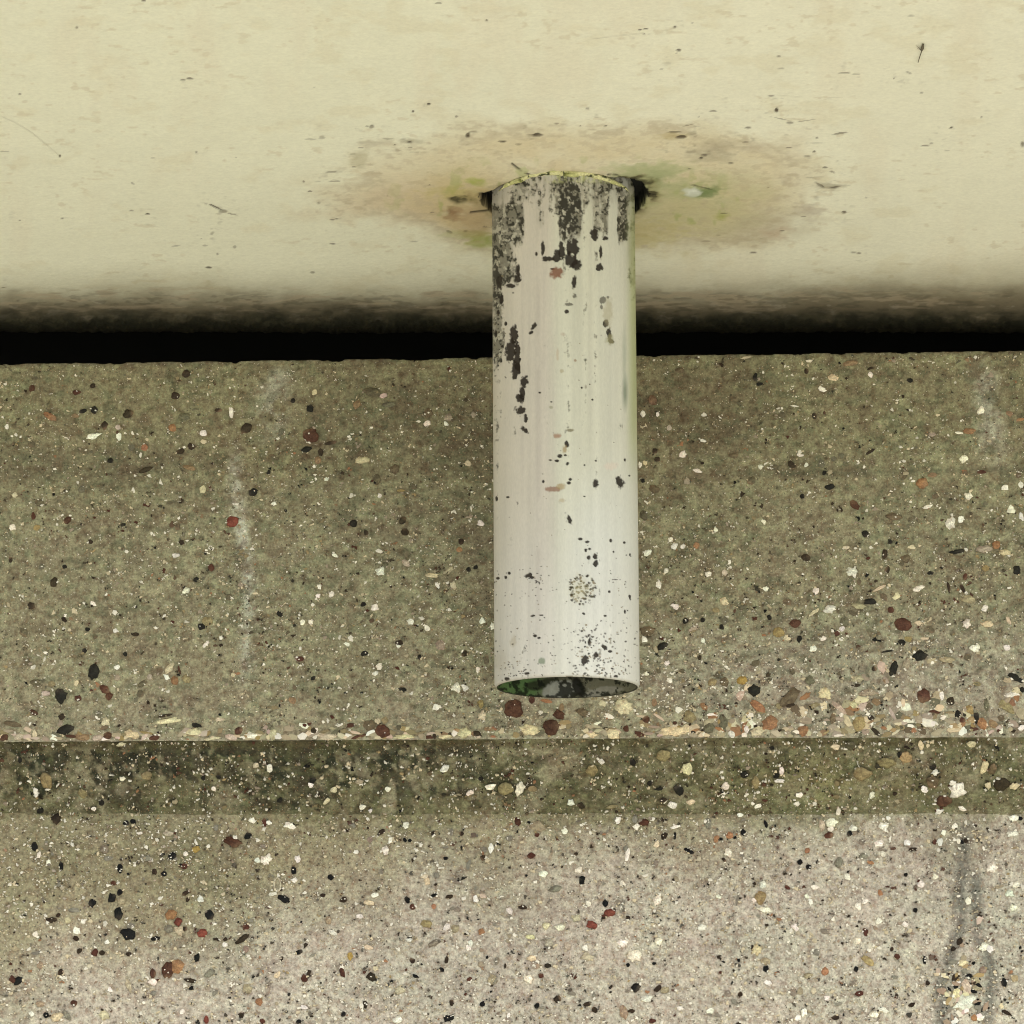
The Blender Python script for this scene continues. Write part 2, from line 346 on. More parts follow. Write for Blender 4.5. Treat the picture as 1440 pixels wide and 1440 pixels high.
# x, y, width, height in image pixels, kind[, tilt]; small letters are stones still filmed over with cement
STONES = """262 526 12 12 D;45 546 9 10 B;108 552 12 7 B;130 543 8 8 D;247 557 10 12 D;132 577 11 11 K;117 578 11 7 K 20;181 582 13 15 D;147 598 12 10 D;71 586 21 9 O -30;106 585 12 7 o;259 586 15 11 g;242 602 12 11 O;307 577 11 6 D;325 579 7 15 W;346 603 16 15 D;132 613 19 9 W 15;167 614 7 11 W;286 609 10 10 W;166 601 8 8 P;45 625 9 10 d;185 629 11 9 g;203 629 10 10 O;254 635 13 7 D 15;269 628 11 9 D;155 648 9 8 K;205 661 24 6 D 20;267 658 19 7 o;10 600 7 6 W;285 689 11 9 C;56 707 13 12 d;47 726 7 11 B;95 732 13 10 B;327 734 18 15 R;356 692 11 14 K;17 742 8 9 W;52 742 9 10 y;21 696 8 9 C;115 688 10 11 g;127 762 8 6 D;250 741 10 8 b
437 613 24 20 B -10;431 632 15 10 K 10;451 636 12 9 D;447 647 10 12 o;465 623 18 6 D 10;524 552 24 14 d -15;547 569 21 8 g;539 557 12 7 P 15;502 569 12 11 o;436 575 11 10 K;412 563 7 7 K;442 552 8 8 C;509 647 20 11 C;385 643 17 7 d -30;396 607 10 8 g;602 581 14 12 b;601 595 9 10 W;627 596 7 8 W;666 583 9 8 p;555 660 15 14 b;530 675 9 15 d;582 684 8 10 d;627 657 9 9 d;658 652 8 10 C;497 736 12 12 K;566 732 10 12 D;569 748 10 10 D;515 749 8 6 D;534 697 7 7 W;459 674 8 6 W;385 708 8 6 W;564 690 12 4 y;646 773 10 9 O;648 762 10 8 D;676 736 11 8 W;631 587 11 11 p
918 563 16 13 r;904 582 8 8 W;925 583 7 5 W;941 602 7 8 P;990 583 6 8 W;1062 530 6 11 K;1068 540 10 5 K 10;1049 503 14 3 C;1138 508 11 4 W;1157 548 11 8 W -20;1134 522 8 7 D;1117 571 11 3 W;1100 584 10 9 d;1145 585 7 11 D;956 521 14 8 b;961 639 10 11 W -30;980 662 14 5 W -15;989 620 8 5 W;924 646 10 8 D;921 634 8 8 D;907 651 7 8 C;900 654 6 10 W;920 688 15 12 b;904 676 6 6 K;966 677 9 9 p;1031 641 14 8 b;1125 640 10 5 W;1134 654 8 5 W;1069 657 8 6 W;1113 653 12 9 D;1088 657 12 8 d;1057 676 12 12 d;905 725 14 12 k;1006 745 7 8 W;1074 734 7 7 W;943 759 8 7 W;949 768 10 9 W;979 767 9 10 O;960 768 8 6 W;909 777 10 6 W;1128 698 7 7 K
1172 531 14 10 C;1280 535 7 8 K;1196 511 22 8 o;1224 527 8 6 W;1363 607 18 9 O;1349 609 11 4 W;1311 611 12 6 p;1379 578 10 12 W -30;1420 582 8 10 o;1435 590 11 5 O;1355 645 13 12 W;1296 679 18 15 O;1311 668 13 8 o;1201 710 17 11 B -45;1257 727 26 10 b;1316 698 12 8 b;1167 685 13 9 K;1159 665 7 6 K;1155 652 9 12 g;1172 645 8 8 g;1184 641 8 8 g;1361 698 12 12 W;1304 713 17 5 W 15;1337 736 13 17 W;1351 731 10 9 W;1217 751 11 9 K;1401 767 12 12 O;1345 776 21 7 K 10;1422 717 10 11 W;1436 726 7 13 W 20;1380 664 14 5 B;1432 668 10 9 b;1413 686 9 9 W;1436 682 8 9 W;1384 772 24 10 p;1413 777 17 9 C;1190 770 13 5 C;1282 769 10 6 C;1224 635 15 5 D 30;1357 665 8 7 b
132 945 15 23 K;85 978 17 19 K 20;92 1026 28 13 K 20;44 852 11 12 D;76 819 11 16 D;15 787 6 9 D;59 797 11 9 g;91 797 7 6 K;123 885 8 6 K;119 915 7 7 K;176 920 7 7 K;163 887 7 8 W;131 849 9 6 W -20;191 892 10 6 D;247 781 11 6 W 10;261 831 12 10 W;276 815 8 8 K;297 798 11 10 B;292 874 15 13 t;283 881 10 9 K -30;290 906 12 5 W 45;238 940 17 9 C 50;234 952 7 9 W;246 957 13 11 O;262 955 10 12 t;252 942 4 13 B;33 889 14 10 d -40;39 932 10 9 d;50 960 15 10 d;73 962 12 8 t;65 975 13 8 P;110 982 10 9 B;147 969 16 12 B -30;153 979 11 11 B;197 976 10 11 d;200 962 14 8 d 40;48 1002 15 8 B -35;87 1008 10 9 D;17 1018 27 8 b;6 1037 12 10 B;26 1036 15 10 P;49 1033 8 10 C;107 961 7 9 C;165 938 9 6 W;165 953 9 9 p;210 952 8 9 p;149 1015 13 12 C;151 1035 13 11 B;147 1024 12 6 b;186 1033 23 13 C;115 1037 22 10 o;138 1037 16 9 P;203 1036 15 7 P 40;217 1037 15 8 B;235 1014 32 8 C 12;233 1006 20 4 D 12;271 1030 26 11 C;275 1020 14 7 K -15;336 1028 13 10 B;354 1035 20 11 W;325 1037 20 9 P;298 1040 24 5 C;140 1004 8 9 g;309 1012 14 6 C;311 897 7 7 W;322 840 10 8 d;328 949 7 7 C
535 803 13 13 W -50;571 792 14 9 P -30;607 809 21 7 C;631 802 19 7 c 30;637 823 10 10 C;615 823 9 6 W;669 798 8 6 K;659 801 7 7 K;471 781 9 6 W;449 825 7 8 W;447 838 8 8 W;466 836 9 8 W;527 854 10 11 W;393 863 7 10 K;511 850 9 7 K;425 875 8 9 W -40;437 875 8 8 W;577 874 10 10 W;601 884 8 11 W;561 904 11 8 D;560 909 6 5 W;488 906 8 5 W;512 919 11 7 K;421 927 12 8 B;653 919 9 11 D;590 924 8 6 K;533 937 10 9 W;528 947 9 7 W;566 970 12 7 K;641 967 13 14 W;654 967 11 8 W;613 994 11 9 W;678 873 9 8 W;692 881 6 12 W;676 990 9 13 y;678 1007 12 14 C;684 928 11 8 d;672 942 9 6 W;520 1020 18 17 b;538 1029 23 19 B;531 1014 8 9 C;541 1013 10 10 t;503 1036 24 5 B 15;441 1028 10 10 D;383 1032 15 12 C;459 1037 28 9 P;568 1036 30 7 C;652 1031 19 14 C;670 1032 13 9 D;611 1036 8 8 D;625 1038 22 6 C;411 985 11 10 o;620 907 16 14 p;688 1025 18 7 o;440 954 7 6 K;561 1023 8 8 k
722 998 29 25 B;775 1022 24 22 B;786 1005 15 13 B;745 1027 31 14 C;877 994 25 20 C;820 1002 22 11 b -20;847 989 9 11 C;760 1002 7 8 W;768 986 16 6 O;748 984 11 9 B;832 1033 14 8 C;861 1031 21 13 C;881 1025 8 10 B;908 1012 11 10 B;950 1028 46 14 C 5;969 1008 18 20 t;997 1024 14 17 g;1018 1017 12 26 g;1060 971 18 18 K;1043 957 17 12 Y;1019 960 13 14 b;1002 960 12 12 t;1066 993 26 14 O -35;910 887 20 15 b;932 908 16 10 K 25;964 873 8 9 K;988 872 7 7 K;1019 873 11 10 g;1015 882 7 8 K;1018 846 12 13 C;926 823 8 12 W;950 853 12 8 W -25;937 803 8 8 W;995 808 10 8 W;1019 805 8 9 P;1077 828 9 8 W;910 778 11 8 W;907 900 9 9 W;989 901 9 6 W;975 884 17 7 p 25;1007 858 8 11 t;1063 932 14 8 d 15;959 944 7 9 d;984 925 7 6 D;938 933 8 8 W;942 957 7 8 W;909 947 6 7 W;1063 1030 20 12 C;1050 1026 10 9 W;790 995 7 12 o;1029 1033 12 9 W;920 988 8 13 o
1112 980 36 16 b 42;1083 1018 23 19 O;1130 1028 16 14 O;1161 976 21 15 C;1180 995 27 8 P -45;1171 1010 9 18 b;1208 1018 23 17 T 30;1221 974 28 10 p;1200 991 13 11 C;1205 955 18 12 c;1205 964 11 5 D;1299 979 22 20 B;1270 878 27 18 B;1292 876 13 7 C;1292 922 20 15 K;1257 939 13 22 K -15;1275 934 10 17 p;1268 903 12 8 K;1277 899 8 10 y;1248 916 20 3 K 8;1309 886 9 10 d;1300 898 14 5 C;1223 846 17 9 K;1243 839 9 12 b;1253 858 9 10 B;1237 827 22 5 C 27;1261 839 12 9 C;1188 875 14 12 g;1184 884 8 8 W;1177 891 8 8 B;1118 877 17 13 B;1166 857 17 12 W;1146 860 19 5 C 35;1148 831 9 12 W;1143 913 10 10 W;1124 898 10 7 K;1082 868 7 8 K;1094 889 16 17 y;1108 846 12 8 b;1133 784 15 11 D;1244 779 9 16 D;1274 786 13 13 b;1248 802 8 11 D;1197 804 12 14 W;1208 818 8 8 b;1430 802 15 12 K;1357 811 6 11 B;1334 826 4 17 D;1353 827 5 14 D 30;1308 806 9 6 K;1386 799 10 11 y;1291 828 17 8 W 20;1359 878 12 13 W;1371 912 13 15 W;1390 878 20 10 C;1362 843 22 14 c;1385 855 11 9 W;1418 872 6 14 C 25;1416 911 9 8 W;1361 924 10 10 d;1428 953 26 8 K -32;1437 970 8 7 K;1416 994 27 12 t -35;1424 977 24 7 W;1347 1004 10 10 K;1354 1013 8 10 B;1363 998 14 12 y;1373 1010 8 16 K;1381 1018 19 12 O -50;1396 1018 11 14 o;1387 992 8 17 g;1374 962 13 7 t;1324 978 7 13 W;1229 941 8 7 D;1114 944 10 8 d;1139 957 13 13 g;1158 898 9 7 W;1199 862 17 6 d -30;1208 852 20 8 c;1267 1023 8 10 k;1332 928 20 8 c;1309 929 14 8 c;1107 898 12 7 C
28 1069 6 8 K;50 1114 7 14 W;57 1140 11 8 K;79 1152 15 13 D;11 1049 12 7 k;172 1095 8 7 W;170 1047 12 5 C;286 1094 7 7 K;307 1092 6 6 K;301 1109 7 6 W;143 1129 8 7 K;132 1137 7 6 W;177 1157 9 9 K;187 1155 7 9 K;49 1191 10 14 K;68 1213 10 7 W;55 1202 6 10 W;86 1218 6 12 K;169 1222 8 13 K;147 1194 11 13 b;152 1207 13 8 g;327 1184 24 14 B -25;330 1178 7 8 W;349 1176 11 9 K;276 1194 9 12 Y;242 1204 11 11 K;261 1201 7 7 W;259 1218 10 10 B;231 1229 8 9 K;217 1226 8 8 D;304 1164 7 9 g;355 1154 9 11 W;237 1172 15 8 p;197 1172 9 5 W;102 1188 8 6 W;205 1207 20 9 g -10;206 1091 15 12 t;65 1098 18 22 t;116 1116 12 14 t
379 1080 10 11 W;360 1076 8 7 C;440 1097 8 8 K;437 1104 9 7 W 20;470 1110 9 7 C;394 1125 8 8 K;460 1126 7 9 C;545 1110 8 7 W;626 1081 12 11 W;660 1115 8 10 W;690 1106 17 7 W 10;676 1095 7 6 K;509 1135 10 7 W;521 1140 6 6 W;505 1099 12 7 p;372 1157 6 12 B;378 1157 6 9 W;408 1161 16 10 W;372 1190 12 5 b;374 1209 13 15 W;362 1210 8 8 W;419 1208 11 9 W;413 1225 8 13 K;465 1234 9 8 K;571 1161 10 9 W;536 1170 13 7 D 45;520 1181 9 8 r;542 1196 9 14 W;549 1182 6 11 W -20;501 1198 8 6 W;569 1181 7 5 K;576 1182 5 5 K;609 1172 8 6 D;635 1170 6 12 d;649 1172 7 6 D;627 1207 7 5 K;659 1216 6 16 g -15;691 1192 8 14 W;681 1195 11 8 d;679 1206 8 9 D;597 1232 8 11 C;614 1231 9 9 g;536 1226 8 7 d
731 1109 12 20 W;966 1082 14 16 C;933 1063 20 16 t;890 1072 9 10 K;1047 1089 13 10 K;954 1111 12 17 K 25;914 1101 8 7 K;927 1109 14 4 K 10;945 1132 12 10 W;971 1128 13 8 C;1020 1105 11 9 W -30;1063 1100 12 18 t;933 1125 11 7 D;846 1071 9 7 W;803 1128 11 8 W;861 1134 18 5 t 15;817 1133 9 9 D;832 1083 18 14 t;710 1109 22 20 t;749 1109 14 8 t;728 1156 9 13 B;906 1157 16 10 B;893 1152 8 12 g;895 1163 8 8 W;869 1153 9 11 W -40;755 1174 7 8 B;747 1203 9 12 B;716 1179 9 10 d;756 1162 22 16 t;794 1169 9 8 W;814 1224 9 11 W;764 1229 14 9 W;883 1202 7 16 W -15;880 1194 7 9 g;968 1196 7 16 K 65;934 1176 8 11 D;949 1175 4 12 K;922 1215 7 12 b;1026 1175 12 10 O;1007 1180 11 8 O;1034 1178 7 4 K;1045 1170 10 8 K;1024 1199 11 13 W;1018 1209 5 8 D;923 1188 11 8 C;819 1236 8 9 K;996 1158 9 15 g;1041 1146 10 6 W;950 1163 13 5 W;810 1201 7 5 D;1066 1133 11 5 W 20
1274 1065 18 15 T;1265 1061 7 9 K;1346 1111 22 20 W 30;1340 1101 10 8 W;1327 1127 20 17 B;1312 1099 17 18 b;1408 1103 22 20 D;1384 1080 11 17 C;1396 1082 12 14 b;1390 1104 8 12 C;1427 1105 13 8 C;1312 1079 10 7 K;1315 1086 10 8 W;1300 1110 12 9 W;1175 1050 13 8 C;1246 1072 27 15 t;1212 1088 26 17 t;1092 1091 9 8 K;1086 1052 6 6 K;1099 1084 7 13 W;1096 1098 15 6 W;1125 1118 9 8 W;1121 1130 8 6 W;1195 1048 15 12 k;1295 1048 8 12 C;1366 1046 12 10 C;1402 1051 5 12 K 30;1226 1118 9 9 W;1179 1142 8 13 W;1156 1161 9 16 P 15;1170 1157 18 11 W;1168 1166 9 9 W;1166 1175 14 9 B;1200 1165 14 10 W -30;1195 1172 9 9 K;1077 1159 5 12 K 20;1242 1162 14 12 W;1249 1151 8 7 W;1212 1184 9 9 b;1236 1187 14 10 W;1276 1185 11 9 W;1284 1195 13 6 D;1314 1184 6 8 B;1322 1184 8 12 W;1327 1171 7 8 W;1343 1162 9 8 W;1358 1182 7 7 D;1348 1183 7 8 W;1353 1137 8 10 W;1320 1141 12 9 W;1425 1150 14 10 W;1424 1172 17 8 W;1435 1151 7 6 K;1179 1213 12 16 g;1135 1196 8 8 O;1224 1213 10 5 O;1125 1212 7 7 K;1137 1219 8 9 K;1242 1201 9 7 W;1192 1234 11 8 W;1274 1230 6 6 K;1395 1220 15 16 W;1214 1204 14 10 g;1315 1233 9 9 W
180 1314 22 16 K -15;184 1302 13 8 d;166 1285 12 18 K;157 1263 12 14 K;168 1255 9 8 K;171 1267 12 12 t;130 1270 10 13 K -20;73 1294 16 8 D;82 1287 8 5 D;108 1309 10 11 W;107 1320 9 7 D;50 1314 8 9 W;95 1294 8 8 C;117 1296 7 8 W;241 1286 15 16 O;251 1296 13 11 R;238 1307 12 12 d;252 1309 15 12 c;260 1306 6 8 D;295 1287 13 14 K;285 1312 13 16 R;346 1304 10 10 B;341 1320 22 8 D 38;346 1335 10 9 r;277 1347 9 13 K -20;219 1320 13 6 K;237 1364 18 24 B;249 1360 18 22 O -30;215 1369 9 14 B;133 1340 12 9 B;143 1340 9 7 D;112 1337 7 9 D;181 1342 10 6 D;18 1377 12 9 B;26 1379 14 10 K 40;85 1367 10 8 D;56 1357 11 11 o;57 1412 15 9 o;295 1369 17 9 g 35;269 1379 20 6 D -12;261 1256 12 7 D 30;282 1265 10 9 W;264 1265 8 6 D;181 1386 7 20 c;79 1430 18 14 C;94 1428 16 8 g -50;65 1427 9 8 K;44 1425 7 9 W;104 1411 9 9 B;146 1427 12 15 C;290 1434 7 11 R;339 1428 9 8 D;256 1423 8 8 W;316 1329 8 8 W;214 1381 9 12 W;155 1392 7 10 W;302 1396 8 8 g;216 1397 8 8 g;104 1280 14 7 g;160 1242 9 6 B;151 1325 7 7 W;51 1340 16 5 k;21 1334 11 8 t
399 1264 9 19 K 65;384 1257 13 6 W;414 1238 8 8 W;483 1265 10 8 D;454 1259 8 6 D;462 1294 9 13 o;468 1312 16 8 W -20;420 1339 12 7 K 25;518 1269 15 8 C;527 1259 11 7 W;506 1289 10 7 W;517 1332 13 6 C;492 1345 8 12 Y;481 1367 8 17 B 10;428 1376 9 12 B 30;522 1374 12 15 D;528 1362 8 8 C;573 1266 8 11 K 25;580 1275 9 9 B -30;611 1259 10 6 K 20;632 1261 11 6 D;610 1275 8 8 O;600 1299 17 10 T;628 1304 11 10 W;640 1306 12 11 t;677 1310 10 10 O;611 1326 19 8 b 25;662 1326 7 11 W;659 1333 8 8 W;628 1350 6 11 D;621 1364 9 6 K;585 1373 9 5 K -20;660 1377 9 6 B 15;676 1356 8 9 t;692 1378 15 12 t;580 1351 9 7 D;640 1240 23 4 b -15;601 1239 11 9 C;669 1264 9 11 W;679 1260 11 7 P;643 1279 10 7 b;576 1322 11 6 W;576 1318 7 4 K;364 1409 10 11 O;348 1390 14 12 t;369 1436 9 7 B;390 1371 11 7 C 40;514 1413 8 12 D;483 1426 8 7 K;635 1410 6 10 D;631 1432 15 10 K;678 1412 8 8 K;560 1434 13 12 W;561 1392 13 14 c;427 1417 11 7 W;420 1437 8 7 K
735 1276 14 7 D;818 1239 8 12 K;924 1267 16 13 W;858 1284 16 12 R;832 1301 16 11 R -20;851 1270 10 9 K;875 1276 5 20 g -15;883 1291 7 8 D;827 1271 10 8 W;875 1242 8 8 W;810 1291 14 10 c;745 1317 15 8 C;772 1326 12 12 p;798 1330 11 12 p;768 1302 10 13 C;787 1304 16 9 W;823 1333 9 9 W;747 1347 12 11 C;826 1346 16 11 c;770 1358 11 6 D;755 1359 9 7 o;699 1351 7 12 d;761 1372 8 7 B;875 1326 16 12 W;892 1344 20 15 W -20;927 1324 11 13 W;920 1355 7 4 K;883 1357 6 6 K;894 1389 14 14 K;925 1390 13 8 D 45;909 1405 17 10 W;784 1405 11 11 D;804 1397 12 6 d;826 1412 12 6 D 20;836 1420 8 10 D 45;1024 1397 9 11 b;1041 1398 8 8 D;1033 1409 8 11 g;998 1422 11 7 W;956 1418 11 7 W;877 1423 12 18 o;888 1422 10 6 D;917 1436 10 7 B;1063 1336 14 14 C;1058 1333 5 9 D;694 1380 12 10 d;744 1377 12 14 W;988 1304 12 8 W;716 1281 10 8 W;950 1236 9 9 t;1010 1261 10 6 W;1037 1265 4 20 d;715 1428 5 10 W;755 1415 8 7 K;935 1392 14 10 t;781 1250 18 10 g
1069 1262 18 19 T;1062 1266 7 10 W;1073 1245 11 12 W;1076 1279 20 8 W;1107 1248 9 6 B;1146 1248 12 7 W;1238 1256 7 9 O;1207 1274 10 11 W;1216 1268 9 8 W;1287 1280 7 7 K 20;1160 1310 13 7 b -15;1217 1310 7 12 B;1221 1351 22 10 T -42;1160 1366 10 13 O;1206 1322 11 12 W;1262 1345 9 8 B;1254 1335 7 5 D;1300 1350 6 13 K;1204 1363 8 7 K;1208 1397 13 8 B;1148 1339 10 10 g;1258 1374 10 5 g;1136 1372 14 9 t;1115 1396 10 11 b;1125 1394 10 10 t;1080 1382 11 8 W;1076 1352 12 12 t;1077 1362 8 9 K -40;1236 1295 8 10 W;1118 1304 11 8 W;1273 1300 11 7 W;1295 1244 11 10 W;1419 1257 12 10 W;1429 1244 13 9 W;1425 1277 13 9 W;1361 1267 10 9 W;1383 1331 14 11 W;1393 1334 10 11 W;1354 1354 17 10 C;1358 1386 13 25 P 15;1357 1409 34 20 W 25;1382 1365 12 11 r;1357 1365 10 9 g;1372 1378 13 11 t;1374 1389 13 9 t;1345 1396 12 16 C;1370 1431 10 11 O;1378 1432 14 7 W;1412 1381 9 13 K 15;1427 1376 10 11 y;1415 1424 5 18 D 65;1131 1423 11 10 W;1122 1431 10 9 W;1229 1427 14 9 W;1175 1431 12 6 D;1242 1420 14 8 W;1282 1413 11 6 D 20;1163 1403 9 7 W;1144 1393 8 10 C;1408 1415 7 8 C;1135 1261 10 7 W;1140 1269 7 9 W"""

UPX = np.array([1., 0, 0])
bd = np.array([0, CH, z_low - zar(0)]); bd /= np.linalg.norm(bd)
FR = {'u': (np.array([0, 0, -1.]), np.array([0, -1., 0])), 'b': (bd, np.array([0, bd[2], -bd[1]])), 'l': (np.array([0, 0, -1.]), np.array([0, -1., 0]))}

def on_wall(px, py):
    """panel key, point, vertical stretch"""
    P = at_y(px, py, 0.0)
    if P[2] >= zar(P[0]): return 'u', P, 1.0
    d = ray(px, py)
    n = FR['b'][1]; A = np.array([0, 0, zar(P[0])])
    Q = CAM + d * (np.dot(A - CAM, n) / np.dot(d, n))
    if Q[2] > z_low: return 'b', Q, 1.27
    return 'l', at_y(px, py, CH), 1.0

def outline(n, jag, elong=1):
    a = np.sort((np.arange(n) + np.random.uniform(-.32, .32, n)) / n * 2 * np.pi)
    # a polygon of 4-6 uneven corners, its corners slightly worn
    m = np.random.randint(4, 7)
    ca = (np.arange(m) + np.random.uniform(-.3, .3, m)) / m * 2 * np.pi + np.random.uniform(0, 6.28)
    cr = np.random.uniform(.82, 1.22, m)
    best = np.full(n, 9.)
    for c_, r_ in zip(ca, cr):           # half-plane distances
        d = np.cos(a - c_); best = np.minimum(best, np.where(d > .15, r_ * .86 / np.maximum(d, .15), 9))
    r = np.minimum(best, 1.35) * .55 + .45
    r = np.minimum(r, 1.3) * (1 + np.random.uniform(-jag, jag, n))
    return np.stack([np.cos(a) * r, np.sin(a) * r], -1)
np.random.seed(11)

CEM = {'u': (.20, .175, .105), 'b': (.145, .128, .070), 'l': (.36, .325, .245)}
def kind_col(k, key, jit=.14):
    c = np.array(PAL[k.upper()]) * np.random.uniform(1 - jit, 1 + jit) * np.random.uniform(.94, 1.06, 3)
    if k.islower(): c = c * .45 + np.array(CEM[key]) * .55
    elif key != 'l': c = c * .94 + np.array(CEM[key]) * .06
    return c

def stone_geom(n, jag, dome):
    o = outline(n, jag)
    rings = []
    for s, h in ((1.0, -.9), (1.0, .22), (.74, .75), (.36, 1.0)):
        wob = 1 + np.random.uniform(-.06, .06, (n, 1)) if s < 1 else 1
        rings.append(np.concatenate([o * s * wob, np.full((n, 1), h)], 1))
    V = np.concatenate(rings + [np.array([[0, 0, 1.0 + np.random.uniform(-.05, .1)]])])
    f4 = grid_faces(4, n, wrap=True)
    i = np.arange(n); f3 = np.stack([3 * n + i, np.full(n, 4 * n), 3 * n + (i + 1) % n], -1)
    return V, f4, f3

stones = []
for row in STONES.replace('\n', ';').split(';'):
    p = row.split()
    if len(p) < 5: continue
    stones.append((float(p[0]), float(p[1]), float(p[2]), float(p[3]), p[4], float(p[5]) if len(p) > 5 else None))
stones.sort(key=lambda s: -s[2] * s[3])
PXM = F / (3.5 / cp)             # image pixels per metre at the wall
big_v, big_f4, big_f3, big_c = [], [], [], []; big_n = 0
for i, (px, py, sw, sh, k, ang) in enumerate(stones):
    key, P, st = on_wall(px, py)
    if key == 'u' and py + sh / 2 > ar_v(px) - .5: P[2] += (py + sh / 2 - ar_v(px) + .5) / PXM
    ev, nn = FR[key]
    n = 11 if sw * sh < 150 else 16
    V, f4, f3 = stone_geom(n, .26 if k.upper() in 'WC' else .17 if k == 'K' else .13, 1)
    # angular outline tweak, then size
    V[:, 0] *= sw / 2 / PXM; V[:, 1] *= sh / 2 / PXM * st
    if ang is None: ang = random.uniform(-12, 12) if abs(sw - sh) > 3 else random.uniform(0, 180)
    a = math.radians(-ang); c, s = math.cos(a), math.sin(a)
    x, y = V[:, 0] * c - V[:, 1] * s, V[:, 0] * s + V[:, 1] * c
    hgt = min(sw, sh) / PXM * .10 + .0002
    if k.islower(): hgt *= .7
    col = kind_col(k, key)
    W = x[:, None] * UPX + y[:, None] * ev + (V[:, 2] * hgt + .0004)[:, None] * nn
    cols = np.tile(col, (len(W), 1)) * np.random.uniform(.72, 1.28, (len(W), 1))
    # many pebbles are two-toned: a paler or darker side
    sd_ = np.random.normal(0, 1, 2); sd_ /= np.hypot(*sd_)
    q_ = (x * sd_[0] + y * sd_[1]) / (max(sw, sh) / 2 / PXM)
    tone = np.array([.30, .20, .12]) if k.upper() in 'BDO' else np.array([.10, .08, .06]) if k.upper() in 'KG' else col * .6
    cols = mixc(cols, tone, sm(.1, .7, q_ + np.random.uniform(-.5, .2)) * np.random.uniform(0, .6))
    if k.upper() in 'KDBG' and sw * sh > 70 and np.random.random() < .35:      # white specks built in as glints on the dark ones
        for g_ in range(np.random.randint(1, 3)):
            V2, f4b, f3b = stone_geom(6, .4, 1)
            gs = np.random.uniform(1.2, 2.6) / PXM; gx, gy = np.random.normal(0, .22, 2) * (sw / PXM, sh / PXM)
            W2 = (V2[:, :1] * gs * .6 + gx) * UPX + (V2[:, 1:2] * gs * .5 + gy) * ev + (V2[:, 2:] * .0004 + .0004 + hgt * .9) * nn + P
            big_v.append(W2); big_f4.append(f4b[:, ::-1] + big_n); big_f3.append(f3b[:, ::-1] + big_n); big_n += len(W2)
            big_c.append(np.tile([.8, .76, .64], (len(W2), 1)))
    if i < 300:
        me = raw_mesh('stone', W, [f4[:, ::-1], f3[:, ::-1]], cols)
        o = link('stone', me, {'u': upper, 'b': band, 'l': lower}[key], M_STONE)
        o.location = P
    else:
        big_v.append(W + P); big_f4.append(f4[:, ::-1] + big_n); big_f3.append(f3[:, ::-1] + big_n); big_c.append(cols); big_n += len(W)

